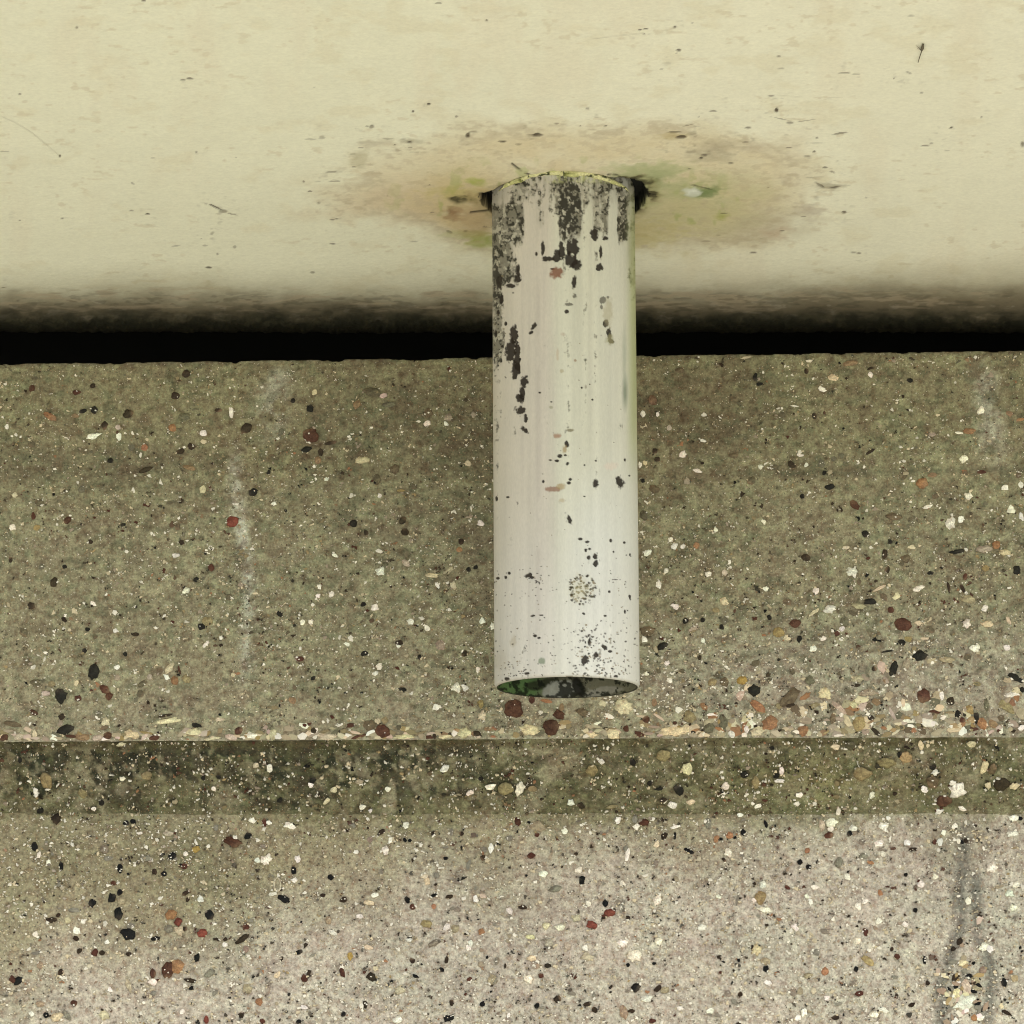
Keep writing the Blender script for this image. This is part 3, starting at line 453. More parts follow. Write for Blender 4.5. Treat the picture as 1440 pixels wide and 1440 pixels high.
# loose scatter of small chips (countless), one mesh
def chip_batch(N, smin, smax, power, pal, seed, low_only=False):
    r = np.random.default_rng(seed)
    U = r.uniform(-900, 2340, N * 3); V = r.uniform(480, 2100, N * 3)
    den = .42 + .45 * sm(480, 900, V) + .35 * sm(1000, 1440, V) + .35 * sm(600, 1300, U) * sm(700, 1000, V)
    den *= .25 + 1.5 * sm(.34, .66, fbm(U, V, 60, seed)) 
    den *= np.where((V > ar_v(U)) & (V < 1145), .75, 1)
    if low_only: den *= np.maximum((V > 1150) * 1.0, sm(860, 1000, V) * sm(700, 1200, U) * (V < 1040) * 1.3)
    keep = (r.random(N * 3) < den / 1.6) & (V > tp_v(U) + 4) & (np.abs(V - ar_v(U)) > 2.5)
    U, V = U[keep][:N], V[keep][:N]
    # many grains sit together in ragged little clusters
    cl_ = np.where(r.random(len(U)) < .42)[0]
    sz0 = smin * (smax / smin) ** (r.random(len(U)) ** power)
    ex = np.repeat(cl_, r.integers(1, 4, len(cl_)))
    U = np.concatenate([U, U[ex] + r.normal(0, .62, len(ex)) * sz0[ex]]); V = np.concatenate([V, V[ex] + r.normal(0, .5, len(ex)) * sz0[ex]])
    par = np.concatenate([np.arange(len(sz0)), ex])
    n = 7
    M = len(U)
    size = sz0[par] * np.where(np.arange(M) >= len(sz0), r.uniform(.3, .8, M), 1)
    ks = r.choice(list(pal.keys()), len(sz0), p=np.array(list(pal.values())) / sum(pal.values()))[par]
    P = np.zeros((M, 3)); EV = np.zeros((M, 3)); NN = np.zeros((M, 3)); ST = np.ones(M); CC = np.zeros((M, 3))
    # vectorised placement
    dx, dy = (U - 720) / F, (720 - V) / F
    D = np.stack([dx, cp - dy * sp, sp + dy * cp], -1)
    Pu = CAM + D * (-CAM[1] / D[:, 1])[:, None]
    Pl = CAM + D * ((CH - CAM[1]) / D[:, 1])[:, None]
    nb = FR['b'][1]; A = np.stack([0 * U, 0 * U, zar(Pu[:, 0])], -1)
    Pb = CAM + D * (((A - CAM) @ nb) / (D @ nb))[:, None]
    isu = Pu[:, 2] >= zar(Pu[:, 0]); isb = (~isu) & (Pb[:, 2] > z_low)
    P = np.where(isu[:, None], Pu, np.where(isb[:, None], Pb, Pl))
    EV = np.where(isb[:, None], FR['b'][0], FR['u'][0]); NN = np.where(isb[:, None], nb, FR['u'][1])
    key = np.where(isu, 'u', np.where(isb, 'b', 'l'))
    for j in range(M):
        c = np.array(PAL[ks[j].upper()]); e = np.array(CEM[key[j]])
        f = r.random() ** 2.5 * (.4 if size[j] > 2.6 else .7)
        if ks[j].islower(): f = .6
        CC[j] = (c * (1 - f) + e * f)
    CC *= r.uniform(.85, 1.1, (M, 1))
    ang = (np.arange(n)[None] + r.uniform(-.38, .38, (M, n))) / n * 2 * np.pi
    rad = r.uniform(.35, 1.30, (M, n))
    el = r.uniform(.45, 1.0, M)
    x = np.cos(ang) * rad * (size / 2 / PXM)[:, None]; y = np.sin(ang) * rad * (size * el / 2 / PXM)[:, None]
    rot = r.normal(0, .6, M); c, s = np.cos(rot)[:, None], np.sin(rot)[:, None]
    x, y = x * c - y * s, x * s + y * c
    lift = .00055 + r.uniform(0, .0002, M)
    rim = P[:, None, :] + x[..., None] * UPX + y[..., None] * EV[:, None, :] + (lift[:, None, None]) * NN[:, None, :]
    base = rim - (.0012) * NN[:, None, :]
    top = (P + (lift + size / PXM * .10)[:, None] * NN)[:, None, :]
    Vt = np.concatenate([base, rim, top], 1)
    i = np.arange(n); i2 = (i + 1) % n
    q = np.stack([i, i2, n + i2, n + i], -1); t = np.stack([n + i, n + i2, np.full(n, 2 * n)], -1)
    off = (np.arange(M) * (2 * n + 1))[:, None, None]
    # face orientation: x right, y down, normal towards the viewer
    return Vt.reshape(-1, 3), (q[None] + off).reshape(-1, 4), (t[None] + off).reshape(-1, 3), np.repeat(CC, 2 * n + 1, 0)

PW = {'W': .34, 'C': .26, 'K': .07, 'D': .12, 'B': .05, 'O': .02, 'T': .06, 'c': .08, 'g': .05, 'p': .06, 't': .08}
PW2 = {'W': .40, 'C': .30, 'K': .06, 'D': .11, 'B': .05, 'O': .03, 'G': .06, 'P': .06}
for args in ((6500, 4.5, 9.5, 1.7, {'W': .16, 'C': .17, 'K': .05, 'D': .11, 'B': .08, 'b': .06, 'd': .08, 'O': .02, 'o': .03, 'g': .08, 'p': .1, 't': .12, 'c': .1}, 3), (27000, 2.6, 6, 1.6, PW, 4), (60000, 1.2, 3.0, 1.3, PW2, 5),
             (17000, 2.2, 7, 2.0, {'W': .62, 'C': .2, 'D': .06, 'K': .05, 'o': .02, 't': .05}, 6, True)):
    v, q, t, c = chip_batch(*args)
    big_v.append(v); big_f4.append(q + big_n); big_f3.append(t + big_n); big_c.append(c); big_n += len(v)
# crowded pale pebbles lying bare along the lower edge of the upper face
rg = np.random.default_rng(21)
for j in range(330):
    px = rg.uniform(-250, 1700); right = px > 700
    py = ar_v(px) - 3 - abs(rg.normal(0, 16 if right else 7))
    sw = rg.uniform(6, 19); sh = rg.uniform(4, 10)
    key, P, st = on_wall(px, min(py, ar_v(px) - sh / 2 - .5))
    V, f4, f3 = stone_geom(8, .3, 1)
    a = rg.normal(0, .35); V[:, 0] *= sw / 2 / PXM; V[:, 1] *= sh / 2 / PXM
    x, y = V[:, 0] * math.cos(a) - V[:, 1] * math.sin(a), V[:, 0] * math.sin(a) + V[:, 1] * math.cos(a)
    y = np.minimum(y, P[2] - zar(P[0]) - .0003)
    k = rg.choice(list('CcWPptTOoBgy'), p=[.16, .16, .12, .1, .12, .12, .03, .03, .05, .03, .05, .03])
    W = x[:, None] * UPX + y[:, None] * FR['u'][0] + (V[:, 2] * .0004 + .0004)[:, None] * FR['u'][1] + P
    big_v.append(W); big_f4.append(f4[:, ::-1] + big_n); big_f3.append(f3[:, ::-1] + big_n); big_n += len(W)
    big_c.append(np.tile(kind_col(str(k), 'u'), (len(W), 1)))
# larger bare pebbles crowding the right end of the same edge
for j in range(120):
    px = rg.uniform(960, 1640); py = ar_v(px) - 8 - abs(rg.normal(0, 34)) * (1 if px > 1040 else .6)
    sw, sh = rg.uniform(8, 22), rg.uniform(6, 15)
    key, P, st = on_wall(px, min(py, ar_v(px) - sh / 2 - 1))
    V, f4, f3 = stone_geom(10, .26, 1)
    a = rg.normal(0, .8); V[:, 0] *= sw / 2 / PXM; V[:, 1] *= sh / 2 / PXM
    x, y = V[:, 0] * math.cos(a) - V[:, 1] * math.sin(a), V[:, 0] * math.sin(a) + V[:, 1] * math.cos(a)
    y = np.minimum(y, P[2] - zar(P[0]) - .0003)
    W = x[:, None] * UPX + y[:, None] * FR['u'][0] + (V[:, 2] * .0005 + .00025)[:, None] * FR['u'][1] + P
    big_v.append(W); big_f4.append(f4[:, ::-1] + big_n); big_f3.append(f3[:, ::-1] + big_n); big_n += len(W)
    c_ = kind_col(str(rg.choice(list('CcWPptTObogDc'))), 'u')
    big_c.append(np.tile(c_, (len(W), 1)) * rg.uniform(.8, 1.15, (len(W), 1)))
# the same mix of larger stones carries on beyond the image frame
for j in range(520):
    px, py = rg.uniform(-900, 2340), rg.uniform(505, 2100)
    if -8 < px < 1448 and py < 1448 or abs(py - ar_v(px)) < 12 or abs(py - 1145) < 10: continue
    sw = rg.uniform(7, 15); sh = sw * rg.uniform(.6, 1)
    key, P, st = on_wall(px, py); ev, nn = FR[key]
    V, f4, f3 = stone_geom(9, .16, 1); a = rg.uniform(0, 3.1)
    V[:, 0] *= sw / 2 / PXM; V[:, 1] *= sh / 2 / PXM
    x, y = V[:, 0] * math.cos(a) - V[:, 1] * math.sin(a), V[:, 0] * math.sin(a) + V[:, 1] * math.cos(a)
    W = x[:, None] * UPX + y[:, None] * ev + (V[:, 2] * .0005 + .0004)[:, None] * nn + P
    big_v.append(W); big_f4.append(f4[:, ::-1] + big_n); big_f3.append(f3[:, ::-1] + big_n); big_n += len(W)
    big_c.append(np.tile(kind_col(str(rg.choice(list('WWCKDDBBOTgpdbtC'))), key), (len(W), 1)))
# nest of loose pebbles where the crack opens at lower right
for j in range(80):
    px, py = rg.normal(1354, 17), rg.normal(1402, 36)
    key, P, st = on_wall(px, py)
    V, f4, f3 = stone_geom(8, .3, 1)
    sw, sh = rg.uniform(5, 15), rg.uniform(4, 11); a = rg.uniform(0, 3.1)
    V[:, 0] *= sw / 2 / PXM; V[:, 1] *= sh / 2 / PXM
    x, y = V[:, 0] * math.cos(a) - V[:, 1] * math.sin(a), V[:, 0] * math.sin(a) + V[:, 1] * math.cos(a)
    W = x[:, None] * UPX + y[:, None] * FR['l'][0] + (V[:, 2] * .0006 + .0004)[:, None] * FR['l'][1] + P
    big_v.append(W); big_f4.append(f4[:, ::-1] + big_n); big_f3.append(f3[:, ::-1] + big_n); big_n += len(W)
    big_c.append(np.tile(kind_col(str(rg.choice(list('WCPtTDKocg'))), 'l'), (len(W), 1)))
chips = raw_mesh('stone_chips', np.concatenate(big_v), [np.concatenate(big_f4), np.concatenate(big_f3)], np.concatenate(big_c), smooth=False)
ch_o = link('stone_chips', chips, wall, M_CHIP); ch_o['kind'] = 'stuff'

# pale shell ring set in the lower face
def tube(pts, radii, n=7):
    pts = [Vector(p) for p in pts]; V = []; 
    for i, p in enumerate(pts):
        t = (pts[min(i + 1, len(pts) - 1)] - pts[max(i - 1, 0)]).normalized()
        a = t.cross(Vector((0, 1, .01))).normalized(); b = t.cross(a)
        for j in range(n):
            w_ = 2 * math.pi * j / n
            V.append(p + (a * math.cos(w_) + b * math.sin(w_)) * radii[i])
    return np.array([tuple(v) for v in V]), grid_faces(len(pts), n, wrap=True)
c0 = on_wall(390, 1244)[1]
pp = [c0 + np.array([math.cos(a) * 4.6 / PXM, -.0004, math.sin(a) * 9.5 / PXM]) for a in np.linspace(0, 2 * math.pi, 22)]
v, f = tube(pp, [  .00045 + .0004 * abs(math.sin(k_ * 2.3)) for k_ in range(22)])
link('shell', raw_mesh('shell', v, f, np.tile([.70, .62, .46], (len(v), 1)) * (.6 + .4 * rng.random((len(v), 1)))), lower, M_STONE)['label'] = 'thin pale shell ring set in the lower face'

# ------------------------------------------------------------------ cream overhang
PY = -.16                        # pipe axis
z0 = at_y(793, 288, PY)[2]
SL = .2
a0, R1 = math.atan(SL), .11
y1 = .030
prof = []
FRONT = -.72
def zplane(y): return z0 - SL * (y - PY)
ys_dense = np.linspace(-.50, y1, 380)
prof += [(FRONT, zplane(FRONT) + .35), (FRONT, zplane(FRONT) + .012), (FRONT + .003, zplane(FRONT + .003) + .003), (FRONT + .012, zplane(FRONT + .012))]
prof += [(y, zplane(y)) for y in np.linspace(FRONT + .02, -.5, 20)[:-1]]
prof += [(y, zplane(y)) for y in ys_dense]
# long soft curve up towards the slot
cy, cz = y1 + R1 * math.sin(a0) , zplane(y1) + R1 * math.cos(a0)
for a in np.linspace(-a0, math.radians(16), 90)[1:]:
    prof.append((cy + R1 * math.sin(a), cz - R1 * math.cos(a)))
ly, lz = prof[-1]
a = math.radians(16); R2 = .06
c2y, c2z = ly - R2 * math.sin(a), lz + R2 * math.cos(a)
for b in np.linspace(a, math.radians(85), 20)[1:]:
    prof.append((c2y + R2 * math.sin(b), c2z - R2 * math.cos(b)))
prof.append((prof[-1][0] + .002, zplane(FRONT) + .35))
prof = np.array(prof)
xs2 = np.concatenate([np.linspace(-2, -.6, 40)[:-1], np.linspace(-.6, -.37, 110)[:-1], np.linspace(-.37, .37, 1000), np.linspace(.37, .6, 110)[1:], np.linspace(.6, 2, 40)[1:]])
XX = np.broadcast_to(xs2[None], (len(prof), len(xs2)))
PS = np.stack([XX, np.broadcast_to(prof[:, :1], XX.shape), np.broadcast_to(prof[:, 1:], XX.shape)], -1).copy()
U, V = to_pixels(PS)
inner = (PS[..., 1] > FRONT + .02)
n1 = fbm(U * .5, V, 60, 61); n2 = fbm(U * .45, V, 18, 62); n3 = fbm(U * .35, V, 5, 63); n4 = fbm(U, V, 120, 64); n5 = fbm(U * .3, V, 3, 66, 2)
C = np.ones(U.shape + (3,)) * np.array([.705, .705, .535])
C = mixc(C, [.735, .720, .560], sm(450, 1000, U) * .6)
C = C * (1 + (n1 - .5) * .05 + (n2 - .5) * .05 + (n3 - .5) * .05)[..., None]
C = mixc(C, [.63, .585, .40], sm(.58, .74, fbm(U * .45, V, 24, 67)) * .35)
C = mixc(C, [.55, .49, .33], sm(.66, .78, fbm(U * .35, V, 6, 65, 3)) * sm(.45, .6, n1) * .45)
C = mixc(C, [.66, .60, .44], sm(.5, .8, fbm(U * 1.1, V * .5, 70, 68)) * .3)
# big damp stain round the outlet
md = blob(U, V, 828, 262, 355, 92, 0, (n1 - .5) * .5 + (n2 - .5) * .35, 2.6) * sm(366, 352, V + (n2 - .5) * 14 + (U - 828) ** 2 / 9000.)
C = mixc(C, [.600, .520, .325], md * (.30 + .75 * n2))
C = mixc(C, [.56, .44, .29], blob(U, V, 560, 300, 130, 50, 0, (n2 - .5) * .9, 1.5) * md * .5)
C = mixc(C, [.46, .43, .22], blob(U, V, 985, 290, 130, 58, 0, (n2 - .5) * .9, 1.3) * md * .65)
C = mixc(C, [.52, .42, .20], blob(U, V, 650, 285, 75, 58, 10, (n2 - .5) * 1.1, 1.3) * md * .6)
C = mixc(C, [.40, .36, .26], blob(U, V, 1075, 320, 80, 26, 10, (n2 - .5) * 1.2, 1.3) * .35)
rim_ = sm(.12, .5, md) * sm(.95, .6, md)
C = mixc(C, [.42, .36, .24], rim_ * .5 * sm(.45, .6, n2 * .5 + n3 * .5))
C = mixc(C, [.45, .38, .25], md * sm(.56, .66, n3) * .35)
C = mixc(C, [.30, .36, .10], md * sm(.60, .72, fbm(U, V, 22, 69)) * blob(U, V, 800, 290, 260, 70) * .5)
for (x, y, rx, ry, col, al) in ((930, 262, 60, 22, (.38, .40, .20), .6), (915, 252, 34, 12, (.22, .27, .12), .6), (992, 271, 22, 6, (.16, .22, .08), .8), (973, 270, 9, 5, (.70, .72, .62), .8),
        (668, 256, 14, 5, (.32, .38, .06), .7), (640, 272, 34, 8, (.45, .40, .12), .5), (678, 338, 22, 10, (.28, .33, .06), .7), (640, 330, 20, 6, (.35, .38, .15), .5),
        (1016, 305, 12, 6, (.30, .33, .05), .7), (635, 299, 14, 8, (.22, .12, .05), .7), (505, 224, 11, 9, (.45, .42, .27), .7), (1010, 205, 28, 9, (.35, .30, .2), .55),
        (1062, 208, 22, 8, (.42, .36, .26), .45), (1000, 222, 26, 8, (.33, .29, .19), .5), (1140, 295, 18, 9, (.38, .32, .25), .5), (1165, 263, 22, 5, (.30, .27, .18), .7),
        (1090, 328, 20, 8, (.45, .33, .22), .5), (670, 300, 26, 26, (.42, .30, .16), .5), (945, 190, 24, 5, (.42, .34, .16), .6), (530, 201, 26, 5, (.42, .38, .27), .5),
        (575, 200, 18, 3, (.28, .26, .17), .6), (905, 330, 70, 18, (.48, .42, .16), .5), (915, 240, 60, 8, (.40, .42, .22), .6)):
    C = mixc(C, col, blob(U, V, x, y, rx * 1.15, ry * 1.15, 0, (n2 - .5) * 1.5 + (n3 - .5) * 1.7 + (n5 - .5) * .6, 1.3) * al * (.5 + n3))
SP = """108 39 2.2 2;202 1 3 2;266 111 6 2;258 113 5 .8;28 133 2.5 1.2;453 193 5 2.6;436 196 7 1.2;84 220 2.2 2;215 222 3.5 1.2;332 222 1.5 1;442 122 3 1;276 214 2 1.5;6 213 6 1;313 297 6 3;302 291 11 1.3 -25;326 301 9 .9 -10;290 287 3 1;298 328 3 2 30;288 345 4 1.4;283 335 2.5 1;246 346 8 1.3 10;306 357 1.8 1.5;330 347 2 1.8;293 376 5 1.5;439 383 3.5 1.6;448 285 3.2 2.4;427 255 1.8 1.4;436 269 2.4 1;467 309 5 1.3;468 343 4 1;187 258 3 1.4 -30;208 301 4 1.1;185 296 4 .9;88 307 3 1;5 404 5 1.2;28 310 2 1;465 242 8 1.2;470 255 8 1;473 308 5 1;523 178 4 2.6;516 178 3 1;581 157 1.8 1.6;603 146 2.5 1.5;642 163 2.4 1.8;545 195 8 1.4;575 201 6 1.3;577 208 3 1.2;555 204 2 1;507 208 4 1;497 217 4 1;658 191 3.6 3.4;665 185 6 .9;706 199 6 1.3;729 203 4 1.2;757 190 8 3;746 190 6 1;783 174 4.5 1.6;816 178 2 1;826 153 3 1.6;684 29 2 1.4;616 5 6 .9;900 43 2.5 1.4;908 41 3.5 1;906 48 2.6 1.6;949 38 2.4 2;955 71 4.5 2;951 75 2 1;930 98 2.4 1;852 178 3 1;957 193 9 2.6;950 186 16 1;968 176 10 1 12;983 164 2 1.4;1003 156 6 1.2;974 33 3 1;1058 52 4 1;1095 79 2.8 1.6;1099 96 6 1.3;1084 135 4 1.3;1092 155 3.2 4;1112 173 6 2;1096 167 14 1 -12;1133 170 18 .9 8;1180 188 11 1.3 8;1149 194 1.8 1.4;1052 180 5.5 1.9;1048 200 5 1.4;1145 214 3.4 1.8;1136 220 6 1.2;1160 236 4.5 1.4;1170 242 5 1.5 -20;1153 261 8 1.7 -30;1170 265 12 1.6 8;1109 208 5 1.2;1028 229 3.5 1.1;990 218 5 1.8;986 222 3 1.6;970 238 2.4 .9;1218 278 2.5 1.5;1187 299 3.2 1.6;1208 356 3.2 1.5;1201 355 5 .8;1060 355 6 1.2;992 339 8 1.4;1080 264 2 1;985 263 17 1.2 -14;1337 180 4.5 1.4 20;1278 102 5 1.5 -20;1257 110 1.2 1;1282 22 5 1;1300 205 5 1;1332 212 5 .9;1380 165 2.5 1.4;1296 130 3 1;1188 103 8 1;1204 105 6 .8;632 326 5 1.6 -20;608 299 3.5 1;655 325 3 1;604 260 2.5 1;583 340 6 1;545 275 2 1;497 235 3 1;1140 250 6 1;1018 300 5 1;1010 330 5 1;1100 325 5 1;1130 305 5 1;1310 201 3 1;1438 203 4 5"""
for s_ in SP.split(';'):
    p = [float(q) for q in s_.split()]
    x, y, rx, ry = p[:4]; an = p[4] if len(p) > 4 else 0
    sel = (np.abs(U - x) < rx + 14) & (np.abs(V - y) < rx + 14)
    m = blob(U[sel], V[sel], x, y, rx, ry, an, (n3[sel] - .5) * 1.3, 1.8)
    C[sel] = mixc(C[sel], (.055, .038, .022), np.clip(m * 1.2 - (n5[sel] - .3) * .8, 0, 1) * (.4 + .6 * ((x * 7 + y * 13) % 10) / 10))
web = polymask(U, V, [(-30, 150), (20, 172), (45, 187), (84, 219)], .9) * .4
web = np.maximum(web, polymask(U, V, [(820, 56), (905, 47)], .7) * .35)
web = np.maximum(web, polymask(U, V, [(1092, 134), (1140, 137), (1185, 137)], .6) * .35)
C = mixc(C, (.25, .23, .14), web * sm(.3, .6, n2))
# darkening towards the slot: shade painted in with olive grime and black moss
grime_shade = sm(360, 446, V + (n1 - .5) * 22 + (n2 - .5) * 12 + sm(1000, 1440, U) * 14)
C = mixc(C, [.22, .19, .10], grime_shade * .85)
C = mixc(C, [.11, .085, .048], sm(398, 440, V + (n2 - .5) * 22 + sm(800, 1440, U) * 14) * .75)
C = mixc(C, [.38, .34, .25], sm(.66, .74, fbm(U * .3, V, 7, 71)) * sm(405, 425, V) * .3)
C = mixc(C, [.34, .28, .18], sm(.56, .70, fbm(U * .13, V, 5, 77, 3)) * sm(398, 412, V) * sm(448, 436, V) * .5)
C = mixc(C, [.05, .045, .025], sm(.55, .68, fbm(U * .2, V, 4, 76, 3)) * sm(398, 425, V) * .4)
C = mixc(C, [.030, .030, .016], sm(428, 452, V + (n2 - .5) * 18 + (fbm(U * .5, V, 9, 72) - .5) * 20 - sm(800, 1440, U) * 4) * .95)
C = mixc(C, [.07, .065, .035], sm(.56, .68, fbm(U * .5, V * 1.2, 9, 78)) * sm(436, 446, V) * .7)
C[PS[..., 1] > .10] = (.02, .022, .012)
moss_b = sm(436, 452, V) * (fbm(U, V, 9, 79) - .3)
# ragged crevice where the outlet leaves the slab
RP = .05
th = np.arctan2(PS[..., 0] - (793 - 720) / PXM * (3.34 / 3.5), -(PS[..., 1] - PY))   # 0 front, + right
XP = (793 - 720) / F * (3.34 / cp + .0)
dxp = PS[..., 0] - XP; dyp = PS[..., 1] - PY
rr = np.hypot(dxp, dyp); th = np.degrees(np.arctan2(dxp, -dyp))
jr = (fbm(th * 1.2, rr * 900, 17, 73) - .5)
wr = .0004 + .0125 * np.exp(-((th - 66) / 27) ** 2) + .0110 * np.exp(-((th + 82) / 16) ** 2) + .0050 * np.exp(-((th + 122) / 6) ** 2) + .0012 * np.exp(-((th + 45) / 18) ** 2)
wr = wr * (1 + jr * 1.6) + jr * .0016
crev = np.clip((RP + wr - rr) / .0009, 0, 1) * inner
halo = np.clip((RP + wr * 2.0 + .006 - rr) / .010, 0, 1) * inner * (.35 + .65 * (np.abs(th) > 40))
C = mixc(C, [.20, .17, .055], halo * .7 * sm(.3, .55, n2 * .4 + n3 * .3 + (jr + .5) * .3))
C = mixc(C, [.045, .04, .018], halo ** 2.5 * .85 * sm(.4, .6, n3 * .5 + (jr + .5) * .5))
C = mixc(C, [.008, .008, .005], np.clip((RP + wr + .0008 - rr) / .0008, 0, 1) * inner)
for pts in ([(745, 246), (733, 240), (720, 230)], [(855, 246), (868, 246), (880, 254)], [(900, 273), (922, 274)], [(662, 299), (690, 296)], [(681, 319), (692, 318)]):
    C = mixc(C, [.03, .025, .012], polymask(U, V, pts, 1.7) * sm(.3, .5, n3) * .9)
PS[..., 2] -= np.clip(moss_b, 0, 1) * .0035 * (PS[..., 1] < .12)
PS[..., 2] += crev * .010 + (n1 - .5) * inner * .0012 + (n2 - .5) * inner * .0003
lum = C @ np.array([.3, .6, .1])
PS[..., 2] += sm(.40, .12, lum) * (V < 370) * .0005 * inner
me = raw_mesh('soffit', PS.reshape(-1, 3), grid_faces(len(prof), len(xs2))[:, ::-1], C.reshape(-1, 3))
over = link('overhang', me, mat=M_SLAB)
over['label'] = 'cream painted concrete overhang with a rusty damp stain around the pipe outlet'
over['category'] = 'overhang'; over['kind'] = 'thing'
topz = zplane(FRONT) + .35
b_ = prof[-1][0]
tp = np.array([(-2, FRONT, topz), (2, FRONT, topz), (2, b_, topz), (-2, b_, topz), (-2, FRONT, topz + .03), (2, FRONT, topz + .03), (2, .36, topz + .03), (-2, .36, topz + .03), (2, .36, topz), (-2, .36, topz)])
link('top_slab', raw_mesh('top_slab', tp, np.array([[4, 5, 6, 7], [0, 1, 5, 4], [3, 2, 8, 9], [9, 8, 6, 7], [0, 3, 2, 1]]), np.tile([.5, .48, .36], (10, 1)), smooth=False), over, M_SLAB)

# ------------------------------------------------------------------ drain pipe
pipe = link('drain_pipe', None)
pipe.location = (XP, PY, 0)
pipe['label'] = 'short white plastic drain pipe with peeling dark grime hanging from the overhang'
pipe['category'] = 'pipe'
zb = at_y(797, 967, PY)[2]; zt = z0 + .04
LEAN = (797 - 793) / F * 3.4 / (z0 - zb)       # the pipe leans by half a degree
nphi_f, nz = 330, 900
phi = np.concatenate([np.linspace(-100, 100, nphi_f), np.linspace(100, 260, 42)[1:-1]]) * math.pi / 180
zz = np.concatenate([[zb, zb + .0004, zb + .0010, zb + .0018], np.linspace(zb + .0024, zt, nz)])
ro = np.concatenate([[.0486, .0490, .0494, .0497], np.full(nz, .05)])
PH, ZZ = np.meshgrid(phi, zz); RO = np.broadcast_to(ro[:, None], PH.shape)
ox = LEAN * (z0 - ZZ)
PX_ = np.stack([RO * np.sin(PH) + ox, -RO * np.cos(PH), ZZ], -1)
Wp = PX_ + np.array([XP, PY, 0])
_, V = to_pixels(Wp); U, _ = to_pixels(Wp)
back = np.cos(PH) < -.15
U = np.where(np.cos(PH) < 0, U + np.sign(np.sin(PH)) * (-np.cos(PH)) * 90 + 0, U)
n1 = fbm(U, V * .5, 40, 81); n2 = fbm(U, V * .55, 14, 82); n3 = fbm(U, V * .7, 5, 83); n5 = fbm(U, V, 3, 84, 2); st = fbm(U, V * .02, 7, 85); st2 = fbm(U, V * .035, 22, 86)
C = np.ones(U.shape + (3,)) * np.array([.68, .665, .53])
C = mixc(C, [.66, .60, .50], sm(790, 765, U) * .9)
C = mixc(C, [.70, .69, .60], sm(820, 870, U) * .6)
C = mixc(C, [.76, .77, .70], sm(600, 800, V) * sm(770, 850, U) * .85)  # lower right paler: soft side light painted into the colour
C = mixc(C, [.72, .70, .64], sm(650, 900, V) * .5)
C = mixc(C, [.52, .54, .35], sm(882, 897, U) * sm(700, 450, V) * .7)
C = C * np.array([.82, .825, .80]) * (1 + (st - .5) * .20 + (st2 - .5) * .10 + (n1 - .5) * .08)[..., None]
for (x, wd, al, y0_, y1_) in ((757, 4, .35, 400, 880), (744, 2, .2, 400, 900), (765, 2, .25, 320, 560), (830, 3, .12, 300, 600), (735, 3, .2, 400, 700), (778, 2, .18, 480, 800)):
    C = mixc(C, [.36, .32, .27], np.exp(-((U - x) / wd) ** 2) * sm(y0_ - 30, y0_ + 30, V) * sm(y1_ + 60, y1_ - 60, V) * al * sm(.2, .6, n2))
GREY = (.17, .16, .115); DK = (.024, .022, .015); PEEL = (.022, .016, .011)
def zone(x0, x1, y0_, y1_, e=6, ey=16): return sm(x0 - e, x0 + e, U) * sm(x1 + e, x1 - e, U) * sm(y0_ - ey, y0_ + ey, V) * sm(y1_ + ey, y1_ - ey, V)
film = np.zeros_like(U)
for z_ in ((688, 738, 286, 345, 8, 14, .95), (688, 722, 335, 400, 7, 12, .95), (752, 766, 268, 322, 4, 12, .7), (786, 818, 244, 335, 4, 12, 1.05), (833, 856, 240, 330, 5, 12, .75),
           (868, 884, 262, 340, 4, 12, .95), (688, 709, 400, 510, 5, 20, .62), (724, 790, 262, 300, 10, 10, .45), (855, 870, 255, 290, 6, 8, .5), (880, 897, 280, 420, 4, 30, .45)):
    film = np.maximum(film, zone(*z_[:6]) * z_[6])
film = np.maximum(film, zone(684, 900, 236, 292, 6, 22) * .52)
film = film * (.72 + .55 * fbm(U, V * .4, 9, 88))
fm = sm(.49, .68, film * .46 + n2 * .36 + n3 * .36 + n5 * .12 - .08 + (st - .5) * .45)
smear = sm(.46, .80, film * .45 + st * .38 + fbm(U, V * .12, 8, 89) * .42) * sm(455, 300, V)
C = mixc(C, [.33, .31, .24], smear * .9)
C = mixc(C, GREY, fm * (.55 + .45 * n2))
C = mixc(C, DK, fm * sm(.50, .64, n3 * .6 + n5 * .4 + (zone(786, 818, 250, 400) + zone(869, 882, 265, 345) + zone(690, 700, 330, 400)) * .14) * .88)
C = mixc(C, [.55, .52, .40], fm * sm(.60, .68, fbm(U, V * .8, 6, 87)) * .7)
C = mixc(C, [.58, .60, .28], zone(770, 862, 240, 256, 10, 4) * sm(.4, .6, n3) * .6)
C = mixc(C, [.36, .40, .17], sm(878, 891, U) * zone(870, 910, 280, 640, 4, 60) * .6)
C = mixc(C, [.15, .19, .13], blob(U, V, 879, 552, 4.5, 27, 0, None, 1.1) * .75)
C = mixc(C, [.30, .34, .25], blob(U, V, 878, 500, 3.5, 50, 0, None, 1.1) * .5)
nn_ = (n3 - .5) * 1.1 + (n5 - .5) * .7
